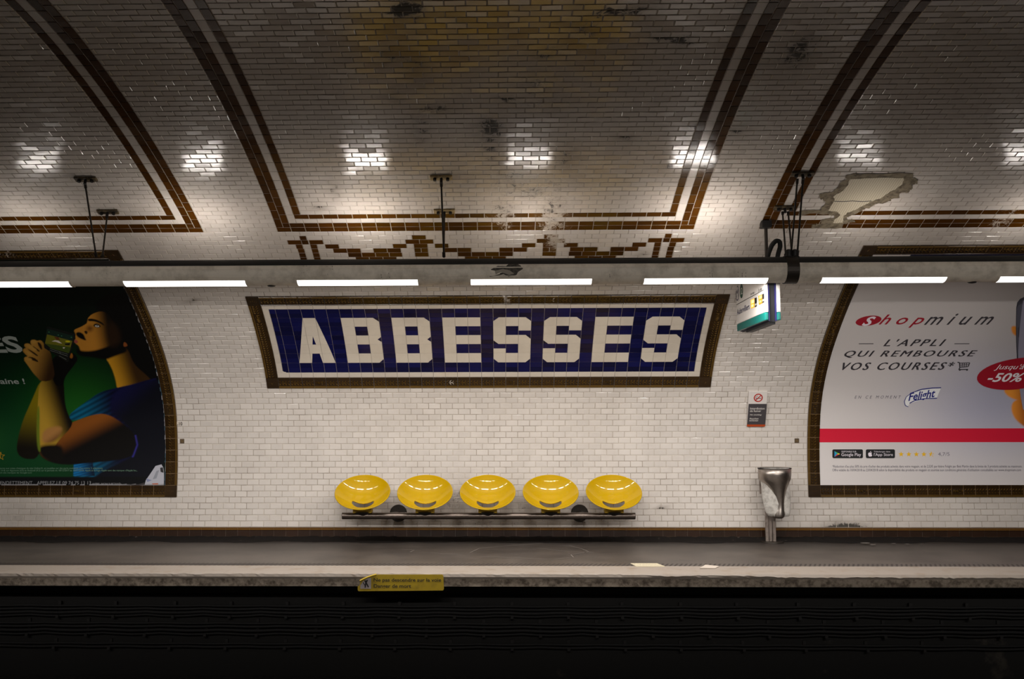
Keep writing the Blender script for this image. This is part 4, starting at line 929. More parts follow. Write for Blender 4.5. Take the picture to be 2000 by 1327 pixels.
# flaked paint and dried drips on the duct
def dmap(V): a = V[:, 1]; r = DR+.0015+V[:, 2]; return np.stack([V[:, 0], YD-r*np.sin(a), ZD-r*np.cos(a)], 1)
def dpx(px, py):
    x = at(px, py, YD-.09)[0]; zc = at(px, py, YD-.10)[2]; return float(x), math.acos(max(-1, min(1, (ZD-zc)/DR)))
FL = mat('flaked_paint', (.10, .085, .065), .8, noise=(40, (.03, .025, .02), .4, .6, .3)); FL2 = mat('bare_flake', (.30, .26, .21), .8)
p = Print(dmap, cuts=False)
rg = lambda pts: [dpx(a+rng.normal(0, 1.0), b+rng.normal(0, .6)) for a, b in pts]
p.poly(rg([(960, 528), (972, 521), (988, 520), (992, 514), (1008, 514), (1018, 519), (1021, 526), (1012, 532), (1008, 538), (996, 541), (985, 536), (972, 539), (958, 541)]), 0.0, FL)
p.poly(rg([(968, 530), (982, 526), (996, 529), (1004, 534), (994, 538), (980, 533), (970, 537)]), 0.0008, FL2)
tag(p.build('flaked_paint_patch', dfar), None, None)
p = Print(dmap, cuts=False)
for px, y0_, y1_ in ((594, 520, 534), (600, 520, 531), (640, 521, 537), (650, 520, 528), (210, 522, 536), (218, 521, 534), (253, 520, 533), (1385, 533, 541), (1390, 535, 541), (1440, 532, 541), (1448, 534, 541), (1455, 533, 541), (870, 521, 552), (1190, 536, 542), (760, 534, 543), (745, 536, 543)):
    a = dpx(px, y0_); b = dpx(px+1, y1_); p.line(a, b, .004, 0.0, FL)
o = p.build('dried_drips', dfar); o['kind'] = 'stuff'
# screen stay and cable loop
e = empty('screen_stay', at(1495, 505, 9.25), 'black vertical stay rod with ceiling bracket holding the hanging screen', 'bracket')
a = wall(*hit(1495, 433), .02); b = np.array([a[0], a[1], ZD+.02]); m_ = MB(); m_.tube([a, (a+b)/2, b], .017, seg=10); m_.build('rod', M['dark_metal'], e, smooth=True)
m_ = MB(); m_.box(a+[0, 0, -.015], (.10, .10, .075), bev=.008); m_.build('bracket', M['black_metal'], e)
cps = [(1498, 507), (1502, 492), (1508, 478), (1516, 470), (1523, 472), (1524, 482), (1520, 495), (1518, 506)]
P_ = np.array([at(*q, 9.12) for q in cps]); t_ = np.linspace(0, len(P_)-1, 40); P2 = np.stack([np.interp(t_, range(len(P_)), P_[:, j]) for j in range(3)], 1)
for _ in range(3): P2[1:-1] = (P2[:-2]+2*P2[1:-1]+P2[2:])/4
m_ = MB(); m_.tube(P2, .023, seg=12); tag(m_.build('power_cable', M['black_rubber'], smooth=True), 'thick black cable looping up from the top of the duct', 'cable')
# little dome on the wall under the duct
for px, py, lab in ((530, 554, 'small black dome fitting on the wall left above the name panel'), (1899, 553, 'small black dome fitting under the duct above the white poster')):
    m_ = MB(); c_ = at(px, py, YD+.02); c_[2] = ZD-DR+.012; m_.tube([c_+[0, 0, .0], c_+[0, 0, -.010], c_+[0, 0, -.020], c_+[0, 0, -.024]], [.045, .043, .032, .012], seg=18)
    tag(m_.build('dome_fitting', M['black_metal'], smooth=True), lab, 'fitting', None)

# ------------------------------------------------------------------ hanging passenger information screen
N0 = at(1493.6, 600, 9.20); dv = ray(1052, 808); dv = np.array([dv[0], dv[1], 0]); dv /= np.linalg.norm(dv)
LN = 1.16
for L_ in np.arange(.6, 1.6, .005):
    if project((N0+dv*L_)[None])[0][0] < 1439: LN = L_; break
nx_ = np.array([-dv[1], dv[0], 0])*1.0          # points left, towards the face we read
if nx_[0] > 0: nx_ = -nx_
zb0 = float(at(1493.6, 626, 9.20)[2]); zt0 = ZD+.04; zteal = float(at(1493.6, 610, 9.20)[2])
sc_ = empty('information_screen', N0+dv*LN/2+np.array([0, 0, zb0-N0[2]]), 'white and teal double-sided train information screen hanging behind the duct', 'information screen')
M['scr_white'] = mat('screen_white', (.68, .64, .60), .35); M['scr_teal'] = mat('screen_teal', (.002, .12, .105), .3); M['scr_core'] = mat('screen_core', (.007, .007, .009), .5); M['scr_blue'] = mat('screen_blue_edge', (.012, .010, .09), .35)
ax_ = np.array([dv, nx_, [0, 0, 1]])
def sbox(u0, u1, t0, t1, z0, z1, m, name, bev=0.0):
    b = MB(); c_ = N0+dv*(u0+u1)/2+nx_*(-(t0+t1)/2); c_ = np.array([c_[0], c_[1], (z0+z1)/2]); b.box(c_, (u1-u0, t1-t0, z1-z0), 0, bev, ax_); return b.build(name, m, sc_)
TH = .155                                        # overall thickness
sbox(.0, LN, .0, .035, zteal, zt0, M['scr_white'], 'housing', .008); sbox(.0, LN, .0, .035, zb0, zteal-.001, M['scr_teal'], 'lower_band', .010)
sbox(.0, LN, TH-.035, TH, zteal, zt0, M['scr_white'], 'housing', .008); sbox(.0, LN, TH-.035, TH, zb0, zteal-.001, M['scr_teal'], 'lower_band', .010)
sbox(.012, LN-.012, .037, .050, zb0-.005, zt0, M['scr_blue'], 'edge_strip'); sbox(.012, LN-.012, TH-.050, TH-.037, zb0-.005, zt0, M['scr_blue'], 'edge_strip')
sbox(.03, LN-.03, .051, TH-.051, zb0-.012, zt0-.01, M['scr_core'], 'core'); sbox(.04, LN*.8, .045, TH-.045, zb0-.035, zb0-.013, M['scr_core'], 'cable_tray')
sbox(LN-.002, LN+.016, .02, TH-.02, zb0+.05, zt0-.05, M['scr_core'], 'back_frame')
sbox(.3, .36, .06, TH-.06, zt0-.01, zt0+.16, M['black_metal'], 'hanging_arm')
# face print
fo = N0+nx_*.0012
def fhit(px, py):
    d = ray(px, py); t_ = ((fo-CAM)@nx_)/(d@nx_); q = CAM+d*t_; return float((q-fo)@(-dv)), float(q[2])
def fmap(V): return fo[None]-V[:, 0:1]*dv[None]*1.0+np.array([0, 0, 1.])[None]*(V[:, 1:2]-fo[2])+nx_[None]*V[:, 2:3]
z7 = lambda x, y: (1420+x/10.207, 540+y/10.207)
g7 = lambda x, y: fhit(*z7(x, y))
NVY = mat('navy_print', (.012, .012, .07), .4); BLKP = mat('black_print', (.012, .012, .012), .4); GRN = mat('green_print', (.004, .06, .04), .4)
AMB = emitter('amber_display', (1.0, .42, .05), 1.6); AMB2 = emitter('amber_display_bright', (1.0, .66, .22), 2.4); LGY = mat('grey_print', (.45, .45, .42), .4)
p = Print(fmap, cuts=False)
def quadpath(c4): return [g7(*q) for q in c4]
p.line(g7(188, 568), g7(735, 268), .006, .0006, BLKP)
b0, b1 = g7(200, 690), g7(445, 600)
def ftext(s, zl, zr, yt, yb2, m, sh=0.0, bold=0.0):
    # ink box from the left and right screen columns and the heights at the left end
    u0 = g7(zl, (yt+yb2)/2)[0]; u1 = g7(zr, (yt+yb2)/2)[0]; z1_ = g7(zl, yt)[1]; z0_ = g7(zl, yb2)[1]; p.text(s, (u0, u1, z0_, z1_), .0006, m, sh, bold)
ftext('Aubervilliers', 200, 450, 658, 775, NVY, bold=.008)
ftext('1er train', 470, 545, 330, 385, BLKP); ftext('2e train', 622, 695, 250, 315, BLKP)
for c4 in [((470, 470), (593, 418), (593, 600), (478, 645)), ((625, 390), (742, 340), (742, 520), (635, 570))]: p.poly(quadpath(c4), .0006, BLKP)
for c4 in [((470, 470), (548, 437), (553, 615), (478, 645)), ((625, 390), (702, 357), (707, 535), (635, 570))]: p.poly(quadpath(c4), .0012, AMB)
for c4 in [((490, 480), (545, 460), (545, 520), (490, 545)), ((645, 395), (697, 372), (697, 430), (645, 455)), ((490, 570), (530, 555), (530, 600), (490, 618)), ((650, 490), (690, 475), (690, 510), (650, 530))]: p.poly(quadpath(c4), .0016, AMB2)
for c4 in [((556, 550), (590, 537), (590, 575), (556, 590)), ((708, 465), (740, 452), (740, 490), (708, 503))]: p.poly(quadpath(c4), .0012, LGY)
c_ = g7(205, 338); rx_ = abs(g7(175, 338)[0]-g7(238, 338)[0])/2; rz_ = abs(g7(205, 200)[1]-g7(205, 480)[1])/2
ring = [(c_[0]+rx_*math.cos(a), c_[1]+rz_*math.sin(a)) for a in np.linspace(0, 2*math.pi, 33)]; p.path(ring, .012, .0006, NVY); p.text('M', (c_[0]-rx_*.62, c_[0]+rx_*.62, c_[1]-rz_*.55, c_[1]+rz_*.55), .0006, NVY)
c_ = g7(287, 295); p.ell(c_, rx_, rz_, .0006, GRN); p.text('12', (c_[0]-rx_*.6, c_[0]+rx_*.55, c_[1]-rz_*.45, c_[1]+rz_*.45), .0012, M['scr_white'])
p.text('Quai', (g7(583, 160)[0], g7(655, 140)[0], g7(583, 168)[1], g7(583, 125)[1]), .0006, NVY, bold=.01)
p.build('face_print', sc_)

# ------------------------------------------------------------------ bench: five shells on a steel rail
YR = 11.42
ra, rb = at(669, 1009, YR), at(1240, 1007.5, YR); RZ = float((ra[2]+rb[2])/2)
bn = empty('bench', ((ra[0]+rb[0])/2, YR, 0.0), 'row of five yellow shell seats on a dark steel rail fixed to the wall', 'bench')
m_ = MB(); m_.tube([[x, YR, RZ] for x in np.linspace(ra[0], rb[0], 12)], .041, seg=36); m_.build('rail', M['steel_bar'], bn, smooth=True)
for xx in (ra[0], rb[0]):
    sgn = -1 if xx == ra[0] else 1
    m_ = MB(); m_.tube([[xx+sgn*.001, YR, RZ], [xx+sgn*.003, YR, RZ], [xx+sgn*.005, YR, RZ]], [.041, .041, .036], seg=30); m_.build('end_cap', M['dark_metal'], bn, smooth=True)
for px in (777.5, 1132.5):
    c_ = at(px, 1003.5, 11.80); m_ = MB(); yw = 11.845
    m_.tube([[c_[0], yw, c_[2]], [c_[0], yw-.012, c_[2]], [c_[0], yw-.02, c_[2]]], [.108, .108, .100], seg=40)
    m_.tube([[c_[0], yw-.015, c_[2]-.02], [c_[0], (yw+YR)/2, (c_[2]+RZ)/2-.02], [c_[0], YR+.02, RZ]], .05, seg=20)
    for a in (90, 210, 330):
        dx, dz = .072*math.cos(math.radians(a)), .072*math.sin(math.radians(a)); m_.tube([[c_[0]+dx, yw-.018, c_[2]+dz], [c_[0]+dx, yw-.026, c_[2]+dz], [c_[0]+dx, yw-.030, c_[2]+dz]], .012, seg=6)
    m_.build('wall_bracket', M['dark_metal'], bn, smooth=True)
def seat_shell():
    """shell in local coordinates: x across, y towards the wall, z up, origin at the rail top"""
    bm = bmesh.new(); NR, NA = 26, 96; rx, ry = .336, .300; tiltd = math.radians(39); dep = .155
    ca, sa = math.cos(tiltd), math.sin(tiltd); vs = []; idx = {}
    def P(r, a):
        u = r*math.cos(a)*rx; v = r*math.sin(a)*ry
        d = -dep*(1-r**2.3)
        d += .0
        # bowl deepest towards the front half: a seat pan under a back
        q = (u, v*ca-d*sa*1.0, v*sa+d*ca)
        return Vector(q)
    # hole test in (u,v) unit disc: crescent near the front lip
    def inhole(r, a):
        x_ = r*math.cos(a); y_ = r*math.sin(a)
        if abs(x_) > .40: return False
        mid = -.36+1.3*x_*x_; end = math.sqrt(max(0, 1-(x_/.40)**2))
        return abs(y_-mid) < .19*(.35+.65*end)
    return P, inhole
P_, IH = seat_shell()
def build_shell():
    bm = bmesh.new(); rs = np.concatenate([np.linspace(0.03, .1, 3), np.linspace(.13, .66, 36), [.70, .74, .8, .86, .92, .97, .99, 1.0]]); NA = 200
    rows = []
    for r in rs: rows.append([bm.verts.new(P_(r, 2*math.pi*k/NA)) for k in range(NA)])
    c = bm.verts.new(P_(0, 0))
    for k in range(NA): bm.faces.new((c, rows[0][k], rows[0][(k+1) % NA]))
    for i in range(len(rs)-1):
        for k in range(NA):
            rm = (rs[i]+rs[i+1])/2; am = 2*math.pi*(k+.5)/NA
            if IH(rm, am): continue
            bm.faces.new((rows[i][k], rows[i+1][k], rows[i+1][(k+1) % NA], rows[i][(k+1) % NA]))
    bmesh.ops.delete(bm, geom=[v for v in bm.verts if not v.link_faces], context='VERTS')
    # relax the edge of the slot
    bnd = [v for v in bm.verts if v.is_boundary and (v.co - P_(1, 0)).length > 0]
    rim = set(rows[-1]); sl = [v for v in bnd if v not in rim]
    for _ in range(6):
        new = {}
        for v in sl:
            nb = [e.other_vert(v) for e in v.link_edges if e.is_boundary]
            if len(nb) == 2: new[v] = (nb[0].co+nb[1].co)/4+v.co/2
        for v, q in new.items(): v.co = q
    me = bpy.data.meshes.new('shell'); bmesh.ops.recalc_face_normals(bm, faces=bm.faces); bm.to_mesh(me); bm.free()
    me.materials.append(M['yellow']); me.polygons.foreach_set('use_smooth', np.ones(len(me.polygons), bool)); return me
shell_me = build_shell()
seats = []
for px in (708, 830, 952.5, 1075.5, 1199):
    c_ = at(px, 961, 11.37); 
    st = bpy.data.objects.new('seat', shell_me); COL.objects.link(st); st.parent = bn; st.location = Vector((c_[0]-bn.location.x, 11.37-bn.location.y, c_[2]))
    so = st.modifiers.new('thick', 'SOLIDIFY'); so.thickness = .012; so.offset = 0
    bv = MB(); zc_ = c_[2]; top = zc_-.165
    zlo, zhi = RZ+.040, zc_-.200
    bv.box((0, YR-11.37-.0, (zlo+zhi)/2-zc_), (.228, .15, zhi-zlo), bev=.010); mt = bv.build('seat_mount', M['yellow_matt'])
    mt.parent = st
    sv = MB(); sv.tube([[0, YR-11.37, RZ+.052-zc_], [0, YR-11.37, RZ+.03-zc_], [0, YR-11.37-.004, RZ-.0-zc_]], [.115, .09, .035], seg=24); sd = sv.build('saddle', M['black_metal'], smooth=True); sd.parent = st
    st['label'] = 'glossy yellow moulded shell with a smile-shaped slot'

# ------------------------------------------------------------------ litter bin
YB = 11.56
bp = at(1506, 1058, YB+.05)
bnn = empty('litter_bin', (bp[0], YB+.05, 0), 'steel litter bin with a clear bag on a floor post beside the white poster', 'litter bin')
b7 = lambda x, y: (1420+x/3.789, 740+y/3.789)
Lf = [(229, 663), (229, 700), (230, 730), (247, 748), (268, 770), (300, 812), (325, 865), (337, 920), (334, 965), (322, 1000), (325, 1018)]
Rf = [(468, 663), (468, 710), (465, 750), (457, 775), (448, 795), (434, 830), (425, 870), (421, 925), (423, 975), (428, 1000), (420, 1018)]
rows = []; NS = 28
for (a, b) in zip(Lf, Rf):
    pa, pb = at(*b7(*a), YB), at(*b7(*b), YB); hw = (pb[0]-pa[0])/2; cx_ = (pa[0]+pb[0])/2; z_ = (pa[2]+pb[2])/2
    dd = .20*(hw/.2)**.7+.02
    rows.append([(cx_-hw*math.cos(t), YB-dd*math.sin(t)*(1.0), z_) for t in np.linspace(0, math.pi, NS)])
V = [q for r in rows for q in r]; F = [(i*NS+j, i*NS+j+1, (i+1)*NS+j+1, (i+1)*NS+j) for i in range(len(rows)-1) for j in range(NS-1)]
V = np.array(V); lastr = V[-NS:].copy(); lastr[:, 2] -= .018; lastr[:, 1] = YB+(lastr[:, 1]-YB)*.75; lastr[:, 0] = lastr[:, 0].mean()+(lastr[:, 0]-lastr[:, 0].mean())*.8
V = np.concatenate([V, lastr]); F += [((len(rows)-1)*NS+j, (len(rows)-1)*NS+j+1, len(rows)*NS+j+1, len(rows)*NS+j) for j in range(NS-1)]
o = mesh_obj('front_shield', V, F, M['steel'], bnn, smooth=True); so = o.modifiers.new('t', 'SOLIDIFY'); so.thickness = .004; so.offset = 0
zr = rows[0][0][2]; cx_ = (rows[0][0][0]+rows[0][-1][0])/2; hw = (rows[0][-1][0]-rows[0][0][0])/2
m_ = MB(); m_.tube([[cx_+hw*math.cos(t)*1.01, YB-.0+.205*math.sin(t)*(1 if math.sin(t) < 0 else .45)*1.0, zr] for t in np.linspace(0, 2*math.pi, 49)], .006, seg=8, caps=False); m_.build('rim', M['black_metal'], bnn, smooth=True)
m_ = MB(); m_.box((cx_, YB+.10, zr-.16), (hw*1.6, .008, .32)); m_.build('back_plate', M['post_steel'], bnn)
# clear bag
M['bag'] = mat('clear_bag', (.80, .76, .70), .35, alpha=.62, noise=(14, (.45, .42, .38), .45, .65, .8))
lv = [(915, 1483, 1541), (935, 1484, 1541), (950, 1485.5, 1540), (965, 1486, 1541), (982, 1489, 1542), (1000, 1494, 1542.5), (1008, 1500, 1540)]
V = []; F = []; NS = 36; 
for i, (py, xl, xr) in enumerate(lv):
    pa, pb = at(xl, py, YB+.0), at(xr, py, YB+.0); hw_ = (pb[0]-pa[0])/2; cx2 = (pa[0]+pb[0])/2
    for j in range(NS):
        t_ = 2*math.pi*j/NS; w_ = 1+.03*math.sin(5*t_+i*.7)+.02*math.sin(9*t_-i); V.append((cx2+hw_*math.cos(t_)*w_, YB-.02+.085*math.sin(t_)*w_, pa[2]))
for i in range(len(lv)-1):
    for j in range(NS): F.append((i*NS+j, i*NS+(j+1) % NS, (i+1)*NS+(j+1) % NS, (i+1)*NS+j))
F.append([(len(lv)-1)*NS+j for j in range(NS)]); mesh_obj('bag', V, F, M['bag'], bnn, smooth=True)
for x0_, x1_ in ((289, 311), (315, 337), (342, 364)):
    a = at(*b7(x0_, 1120), YB+.10); b = at(*b7(x1_, 1120), YB+.10); m_ = MB(); zt = zr-.05; m_.box(((a[0]+b[0])/2, YB+.128, zt/2+.004), (b[0]-a[0], .035, zt), bev=.004); m_.build('post_bar', M['post_steel'], bnn)
a = at(*b7(336, 1218), YB+.1); m_ = MB(); m_.tube([[a[0], YB+.10, .001], [a[0], YB+.10, .006], [a[0], YB+.10, .012]], [.135, .135, .13], seg=36); m_.build('base_plate', M['dark_metal'], bnn, smooth=True)

# ------------------------------------------------------------------ no-smoking sign
z8 = lambda x, y: (1440+x/13.275, 750+y/13.275)
h8 = lambda x, y: hit(*z8(x, y))
ns = empty('no_smoking_sign', wall(*h8(470, 1100), 0), 'small grey and white no smoking notice on the wall left of the white poster', 'sign')
q = [h8(292, 185), h8(770, 185), h8(705, 1075), h8(690, 1100), h8(250, 1100), h8(232, 1080)]
c4 = [h8(235, 1100), h8(708, 1100), h8(770, 185), h8(292, 185)]
V = [wall(*a, hh) for hh in (.003, .022) for a in c4]; mesh_obj('panel', V, [(3, 2, 1, 0), (4, 5, 6, 7), (0, 1, 5, 4), (1, 2, 6, 5), (2, 3, 7, 6), (3, 0, 4, 7)], mat('notice_white', (.66, .61, .57), .35), ns)
DG = mat('notice_grey', (.055, .048, .052), .4); OR = mat('notice_orange', (.42, .055, .008), .4); NW = mat('notice_lettering', (.6, .56, .52), .4); NR = mat('notice_red', (.42, .018, .012), .4)
a0, a1 = .022, .0235
def mapn(V):                                     # flat panel: interpolate between bottom and top edge of the plate
    b = wall(np.full(1, c4[0][0]), np.full(1, c4[0][1]), .022)[0]; t_ = wall(np.full(1, c4[0][0]), np.full(1, c4[3][1]), .022)[0]
    k = (V[:, 1]-c4[0][1])/(c4[3][1]-c4[0][1]); n = np.array([0, -math.cos(.1), -math.sin(.1)]); return np.stack([V[:, 0], b[1]+(t_[1]-b[1])*k, b[2]+(t_[2]-b[2])*k], 1)+n*(V[:, 2:3])
p = Print(mapn, cuts=False); p.poly([h8(236, 1090), h8(709, 1090), h8(745, 492), h8(272, 492)], .001, DG); p.build('grey_field', ns)
p = Print(mapn, cuts=False); p.poly([h8(232, 1045), h8(712, 1045), h8(708, 1085), h8(690, 1103), h8(255, 1103), h8(234, 1085)], .002, OR); p.build('orange_strip', ns)
n8 = lambda a, b, c, d: pbox(*z8(a, b), *z8(c, d))
p = Print(mapn, cuts=False)
for s_, bx_, sh in (('Interdiction', (310, 585, 685, 640), 0), ('de fumer', (305, 650, 595, 705), 0), ('No smoking', (303, 760, 608, 808), .3), ('Rauchen', (296, 862, 528, 905), .3), ('verboten', (293, 915, 522, 958), .3)): p.text(s_, n8(*bx_), .0025, NW, shear=sh, bold=.015)
p.build('lettering', ns)
p = Print(mapn, cuts=False); c_ = h8(525, 337); r_ = abs(h8(415, 337)[0]-c_[0])*.93; GR = mat('cigarette_grey', (.16, .14, .15), .5)
p.line(h8(455, 350), h8(600, 350), .012, .001, GR); p.path([h8(460, 335), h8(470, 310), h8(505, 305), h8(512, 275)], .006, .001, GR)
ring = [(c_[0]+r_*math.cos(a), c_[1]+r_*math.sin(a)) for a in np.linspace(0, 2*math.pi, 41)]; p.path(ring, .014, .002, NR); p.line((c_[0]-r_*.68, c_[1]-r_*.72), (c_[0]+r_*.68, c_[1]+r_*.72), .012, .0025, NR); p.build('pictogram', ns)

# ------------------------------------------------------------------ warning plate under the platform nose
YP = YE-.012
def php(px, py): q = at(px, py, YP); return float(q[0]), float(q[2])
def pmap(V): return np.stack([V[:, 0], YP-V[:, 2], V[:, 1]], 1)
z9 = lambda x, y: (680+x/9.09, 1100+y/9.09)
h9 = lambda x, y: php(*z9(x, y))
wp_ = empty('warning_plate', (php(783, 1154)[0], YP, php(783, 1154)[1]), 'yellow warning plate reading Danger de mort under the platform edge', 'sign')
M['plate_y'] = mat('plate_yellow', (.46, .31, .012), .5, noise=(10, (.30, .20, .015), .5, .8, .1)); M['plate_txt'] = mat('plate_black', (.02, .016, .01), .6); M['plate_w'] = mat('plate_white', (.45, .39, .38), .6)
pts = [(170, 420), (170, 485), (190, 503), (400, 500), (1000, 497), (1685, 490), (1700, 465), (1690, 225), (1670, 208), (520, 208), (400, 232), (300, 290), (215, 345), (200, 400)]
V = []; F = []
P2 = [h9(*q) for q in pts]; n = len(P2)
bm = bmesh.new(); vs = [bm.verts.new((a, YP-.0025, b)) for a, b in P2]; f = bm.faces.new(vs); r_ = bmesh.ops.extrude_face_region(bm, geom=[f]); 
for v in r_['geom']:
    if isinstance(v, bmesh.types.BMVert): v.co.y += .006
bmesh.ops.triangulate(bm, faces=bm.faces[:]); bmesh.ops.recalc_face_normals(bm, faces=bm.faces[:]); me = bpy.data.meshes.new('plate'); bm.to_mesh(me); bm.free(); me.materials.append(M['plate_y']); o = bpy.data.objects.new('plate', me); COL.objects.link(o); place(o, wp_)
p = Print(pmap, cuts=False); p.poly([h9(*q) for q in ((218, 400), (218, 458), (408, 458), (408, 265), (350, 268), (260, 330))], .004, M['plate_w'])
k_ = M['plate_txt']
p.path([h9(*q) for q in ((290, 310), (330, 340), (345, 300))], .010, .005, k_); p.line(h9(315, 350), h9(303, 440), .013, .005, k_); p.line(h9(320, 350), h9(362, 432), .013, .005, k_); p.line(h9(265, 345), h9(300, 400), .008, .005, k_); p.poly([h9(*q) for q in ((285, 315), (345, 305), (330, 360), (308, 360))], .0052, k_)
p.build('pictogram', wp_)
p = Print(pmap, cuts=False)
def nb(a, b, c, d): return (h9(a, b)[0], h9(c, b)[0], h9(a, d)[1], h9(a, b)[1])
p.text('Ne pas descendre sur la voie', nb(455, 270, 1652, 350), .004, k_, bold=.018); p.text('Danger de mort', nb(455, 378, 1118, 460), .004, k_, bold=.018); p.build('lettering', wp_)
cps = [h9(*q) for q in ((205, 330), (280, 292), (350, 262), (420, 238), (500, 215))]; V = []
for i, (a, b) in enumerate(cps):
    for j in range(6):
        t_ = math.pi*1.2*j/5; r_ = .012; V.append((a+.004*math.sin(t_), YP-.004-r_*math.sin(t_), b-.004+r_*(1-math.cos(t_))*.8))
F = [(i*6+j, i*6+j+1, (i+1)*6+j+1, (i+1)*6+j) for i in range(len(cps)-1) for j in range(5)]; mesh_obj('curled_corner', V, F, M['plate_y'], wp_, smooth=True)

# ------------------------------------------------------------------ small things on the wall and floor
def wall_quad(name, px, py, w_, h_, m, label, cat, hh=.007):
    x, s = hit(px, py); V = [wall(x+a*w_/2, s+b*h_/2, q) for q in (.002, hh) for a, b in ((-1, -1), (1, -1), (1, 1), (-1, 1))]
    e = empty(name, wall(x, s-h_/2, .004), label, cat); 
    mesh_obj('plaque', V, [(3, 2, 1, 0), (4, 5, 6, 7), (0, 1, 5, 4), (1, 2, 6, 5), (2, 3, 7, 6), (3, 0, 4, 7)], m, e); return e, x, s
M['gold'] = mat('brass_inlay', (.16, .10, .035), .5)
for px, py, lab in ((356, 862, 'tiny brown square marker tile right of the green poster'), (1556, 861, 'tiny brown square marker tile left of the white poster')):
    e, x, s = wall_quad('marker_tile', px, py, .056, .056, M['frame_tile'] if 0 else mat('marker_brown', (.085, .055, .032), .4), lab, 'marker')
    p = Print(); p.line((x-.012, s-.018), (x-.012, s+.018), .007, .0085, M['gold']); p.line((x+.012, s-.018), (x+.012, s+.018), .007, .0085, M['gold']); p.line((x-.012, s+.016), (x+.012, s-.016), .007, .0085, M['gold']); p.build('mark', e)
e, x, s = wall_quad('number_label', 350, 828, .075, .045, mat('label_white', (.64, .57, .5), .4), 'small white adhesive label numbered 10 right of the green poster', 'label', .006)
p = Print(); b = pbox(350, 824.5, 356.5, 831.3); p.text('10', b, .0068, mat('label_ink', (.015, .012, .01), .5), bold=.02); p.ell(hit(347.5, 830), .006, .006, .0068, mat('label_dot', (.04, .035, .03), .5), n=8); p.build('number', e)
def floor_pt(px, py, z=0.003):
    d = ray(px, py); return CAM+d*(z-CAM[2])/d[2]
q = [floor_pt(*a) for a in ((1243, 1108), (1300, 1108), (1283, 1101.5), (1231, 1101.5))]
m_ = MB(); V = [a+[0, 0, dz] for dz in (0, .005) for a in q]; m_.add(V, [(3, 2, 1, 0), (4, 5, 6, 7), (0, 1, 5, 4), (1, 2, 6, 5), (2, 3, 7, 6), (3, 0, 4, 7)])
e = empty('tactile_slab', q[0], 'cream studded slab lying beside the white platform edge', 'slab'); m_.build('slab', mat('cream_slab', (.50, .44, .31), .6), e)
m_ = MB()
for i in range(9):
    for j in range(2):
        c_ = q[0]+(q[1]-q[0])*(i+.5)/9*.95+(q[3]-q[0])*(.3+.45*j); m_.tube([c_+[0, 0, .004], c_+[0, 0, .007], c_+[0, 0, .009]], [.012, .011, .006], seg=8)
m_.build('studs', mat('cream_studs', (.55, .48, .34), .6), e)
q = [floor_pt(*a, .006) for a in ((1367, 1111.5), (1397, 1111), (1405, 1107), (1378, 1106.5))]
m_ = MB(); V = [a+[0, 0, dz] for dz in (0, .004) for a in q]; V[7] = V[7]+np.array([0, 0, .012]); V[4] = V[4]+np.array([0, 0, .006]); m_.add(V, [(3, 2, 1, 0), (4, 5, 6, 7), (0, 1, 5, 4), (1, 2, 6, 5), (2, 3, 7, 6), (3, 0, 4, 7)])
tag(m_.build('paper_scrap', mat('dirty_paper', (.52, .45, .38), .8)), 'folded dirty paper scrap lying on the white platform edge', 'paper')
# splashes of paint on the grime by the skirting
m_ = MB()
for px, py, w_ in ((1690, 1061, .06), (1705, 1064, .04), (1745, 1062, .03), (1772, 1063, .03), (1800, 1063, .02), (440, 1053, .03), (1535, 1056, .012)):
    c_ = floor_pt(px, py, .02); m_.add([c_+[w_*math.cos(a)*(1+.3*math.sin(3*a)), .5*w_*math.sin(a), .0] for a in np.linspace(0, 2*math.pi, 9)[:-1]], [list(range(8))])
tag(m_.build('paint_splash', mat('paint_spots', (.22, .19, .17), .8)), 'pale paint drips on the grimy floor below the white poster', 'stain', kind='stuff')

# ------------------------------------------------------------------ plaster repair in the right panel
z10 = lambda x, y: (1500+x/2.552, y/2.552)
H10 = lambda *q: [hit(*z10(*a)) for a in q]
outer = [(390, 870), (500, 862), (725, 862), (722, 885), (750, 888), (742, 915), (715, 915), (722, 935), (700, 958), (655, 962), (650, 985), (600, 1000), (520, 1025), (470, 1045), (445, 1060), (400, 1078), (395, 1092), (430, 1090), (430, 1105), (375, 1115), (368, 1135), (215, 1138), (218, 1118), (260, 1115), (270, 1090), (325, 1085), (330, 1072), (300, 1065), (150, 1072), (155, 1048), (250, 1045), (262, 1045), (285, 1000), (258, 985), (262, 962), (320, 955), (350, 925), (360, 900), (385, 895)]
inner = [(405, 888), (540, 882), (675, 882), (668, 915), (620, 945), (560, 985), (510, 1000), (440, 1040), (395, 1055), (375, 1075), (372, 1108), (325, 1108), (330, 1090), (360, 1068), (345, 1052), (300, 1048), (315, 1020), (330, 995), (325, 975), (375, 945), (400, 915)]
rp = empty('plaster_patch', wall(*H10((450, 1000))[0], .005), 'cream plaster repair patch with ragged grey mortar edge in the right panel', 'patch')
def ragged(q, a=3.2, n=5):
    out = []
    for i in range(len(q)):
        p0, p1 = np.array(q[i], float), np.array(q[(i+1) % len(q)], float)
        for j in range(n): out.append(tuple(p0+(p1-p0)*j/n+(rng.normal(0, a, 2) if j else 0)))
    return out
p = Print(); p.poly(H10(*ragged(outer)), .0085, M['mortar']); p.build('mortar_edge', rp)
p = Print(); p.poly(H10(*ragged(inner, 1.5)), .0115, M['plaster']); p.build('plaster', rp)
p = Print(); p.path(H10((328, 998), (370, 1000), (420, 997), (470, 1000), (515, 997)), .012, .0125, mat('crack_dark', (.06, .055, .05), .9)); p.build('joint', rp)

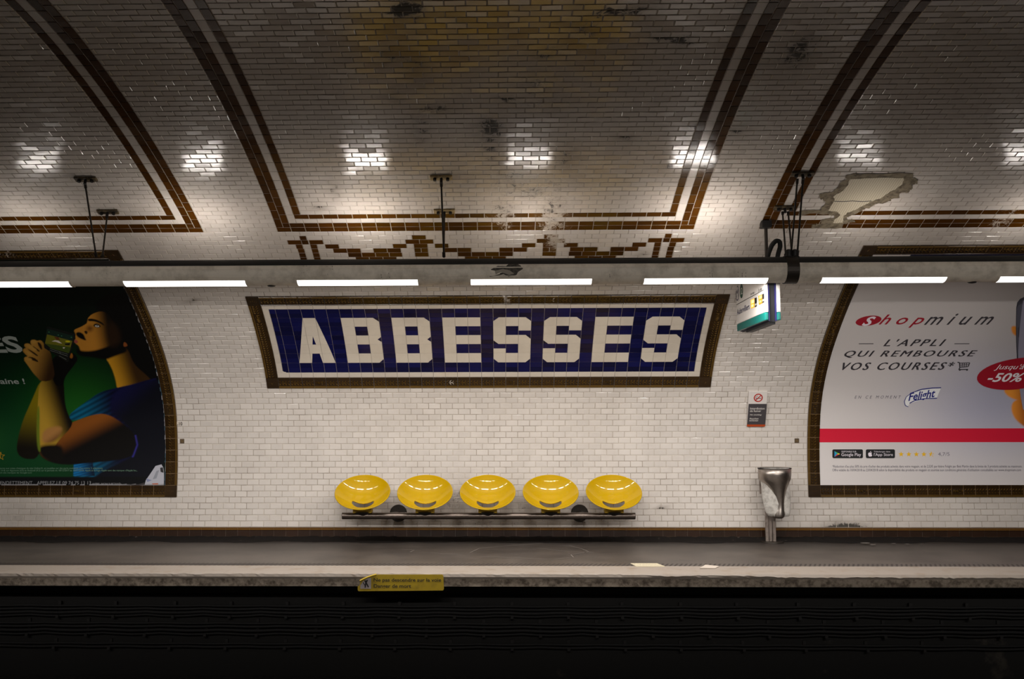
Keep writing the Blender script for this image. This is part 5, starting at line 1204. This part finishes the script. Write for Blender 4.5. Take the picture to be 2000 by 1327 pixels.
# ------------------------------------------------------------------ cables on the trench wall
YT = 9.80
def trench_z(py): return float(at(1000, py, YT)[2])
ci = 0
tiers = [(1184, 1190, 1196, 1202), (1218, 1224, 1231, 1238), (1258, 1264)]
where = ['upper', 'middle', 'lower']
M['cable'] = mat('sooty_cable', (.012, .011, .011), .75); M['cable_b'] = mat('sooty_bracket', (.02, .018, .017), .8)
for ti, tr in enumerate(tiers):
    for j, py in enumerate(tr):
        z_ = trench_z(py)
        xs = np.linspace(-9, 9, 120); sag = .012*np.abs(np.sin(math.pi*(xs-.2*ti)/.62))*(.5+.3*j)
        m_ = MB(); m_.tube(np.stack([xs, np.full(120, YT-.02+.008*(j % 2)), z_-sag+.0], 1), .011+.002*(j % 3), seg=8)
        tag(m_.build('cable', M['cable'], smooth=True), '%s black cable of the %s bundle on the dark trench wall' % ((['topmost', 'second', 'third', 'lowest'] if len(tr) == 4 else ['upper', 'lower'])[j], where[ti]), 'cable', '%s trench cables' % where[ti])
brx = [[115, 224, 340, 450, 560, 670, 780, 888, 1000, 1110, 1215, 1330, 1440, 1560, 1670, 1780, 1890], [57, 172, 286, 403, 503, 617, 728, 833, 945, 1055, 1165, 1274, 1384, 1500, 1610, 1725, 1840, 1950], [110, 217, 334, 443, 558, 665, 772, 880, 1000, 1110, 1220, 1328, 1450, 1570, 1690, 1800]]
for ti, lst in enumerate(brx):
    z1_, z0_ = trench_z(tiers[ti][0]-7), trench_z(tiers[ti][-1]+6); proto = None
    for px in lst:
        x_ = at(px, 1200, YT)[0]
        if proto is None:
            m_ = MB(); m_.box((0, YT+.02, (z0_+z1_)/2), (.03, .02, z1_-z0_)); m_.box((0, YT-.01, z0_+.005), (.03, .08, .008)); m_.box((0, YT-.045, z0_+.015), (.03, .006, .03))
            proto = m_.build('cable_bracket', M['cable_b']); o = proto
        else: o = proto.copy(); COL.objects.link(o)
        o.location.x = x_; tag(o, 'small dark bracket carrying the %s cables on the trench wall' % where[ti], 'bracket', '%s cable brackets' % where[ti])
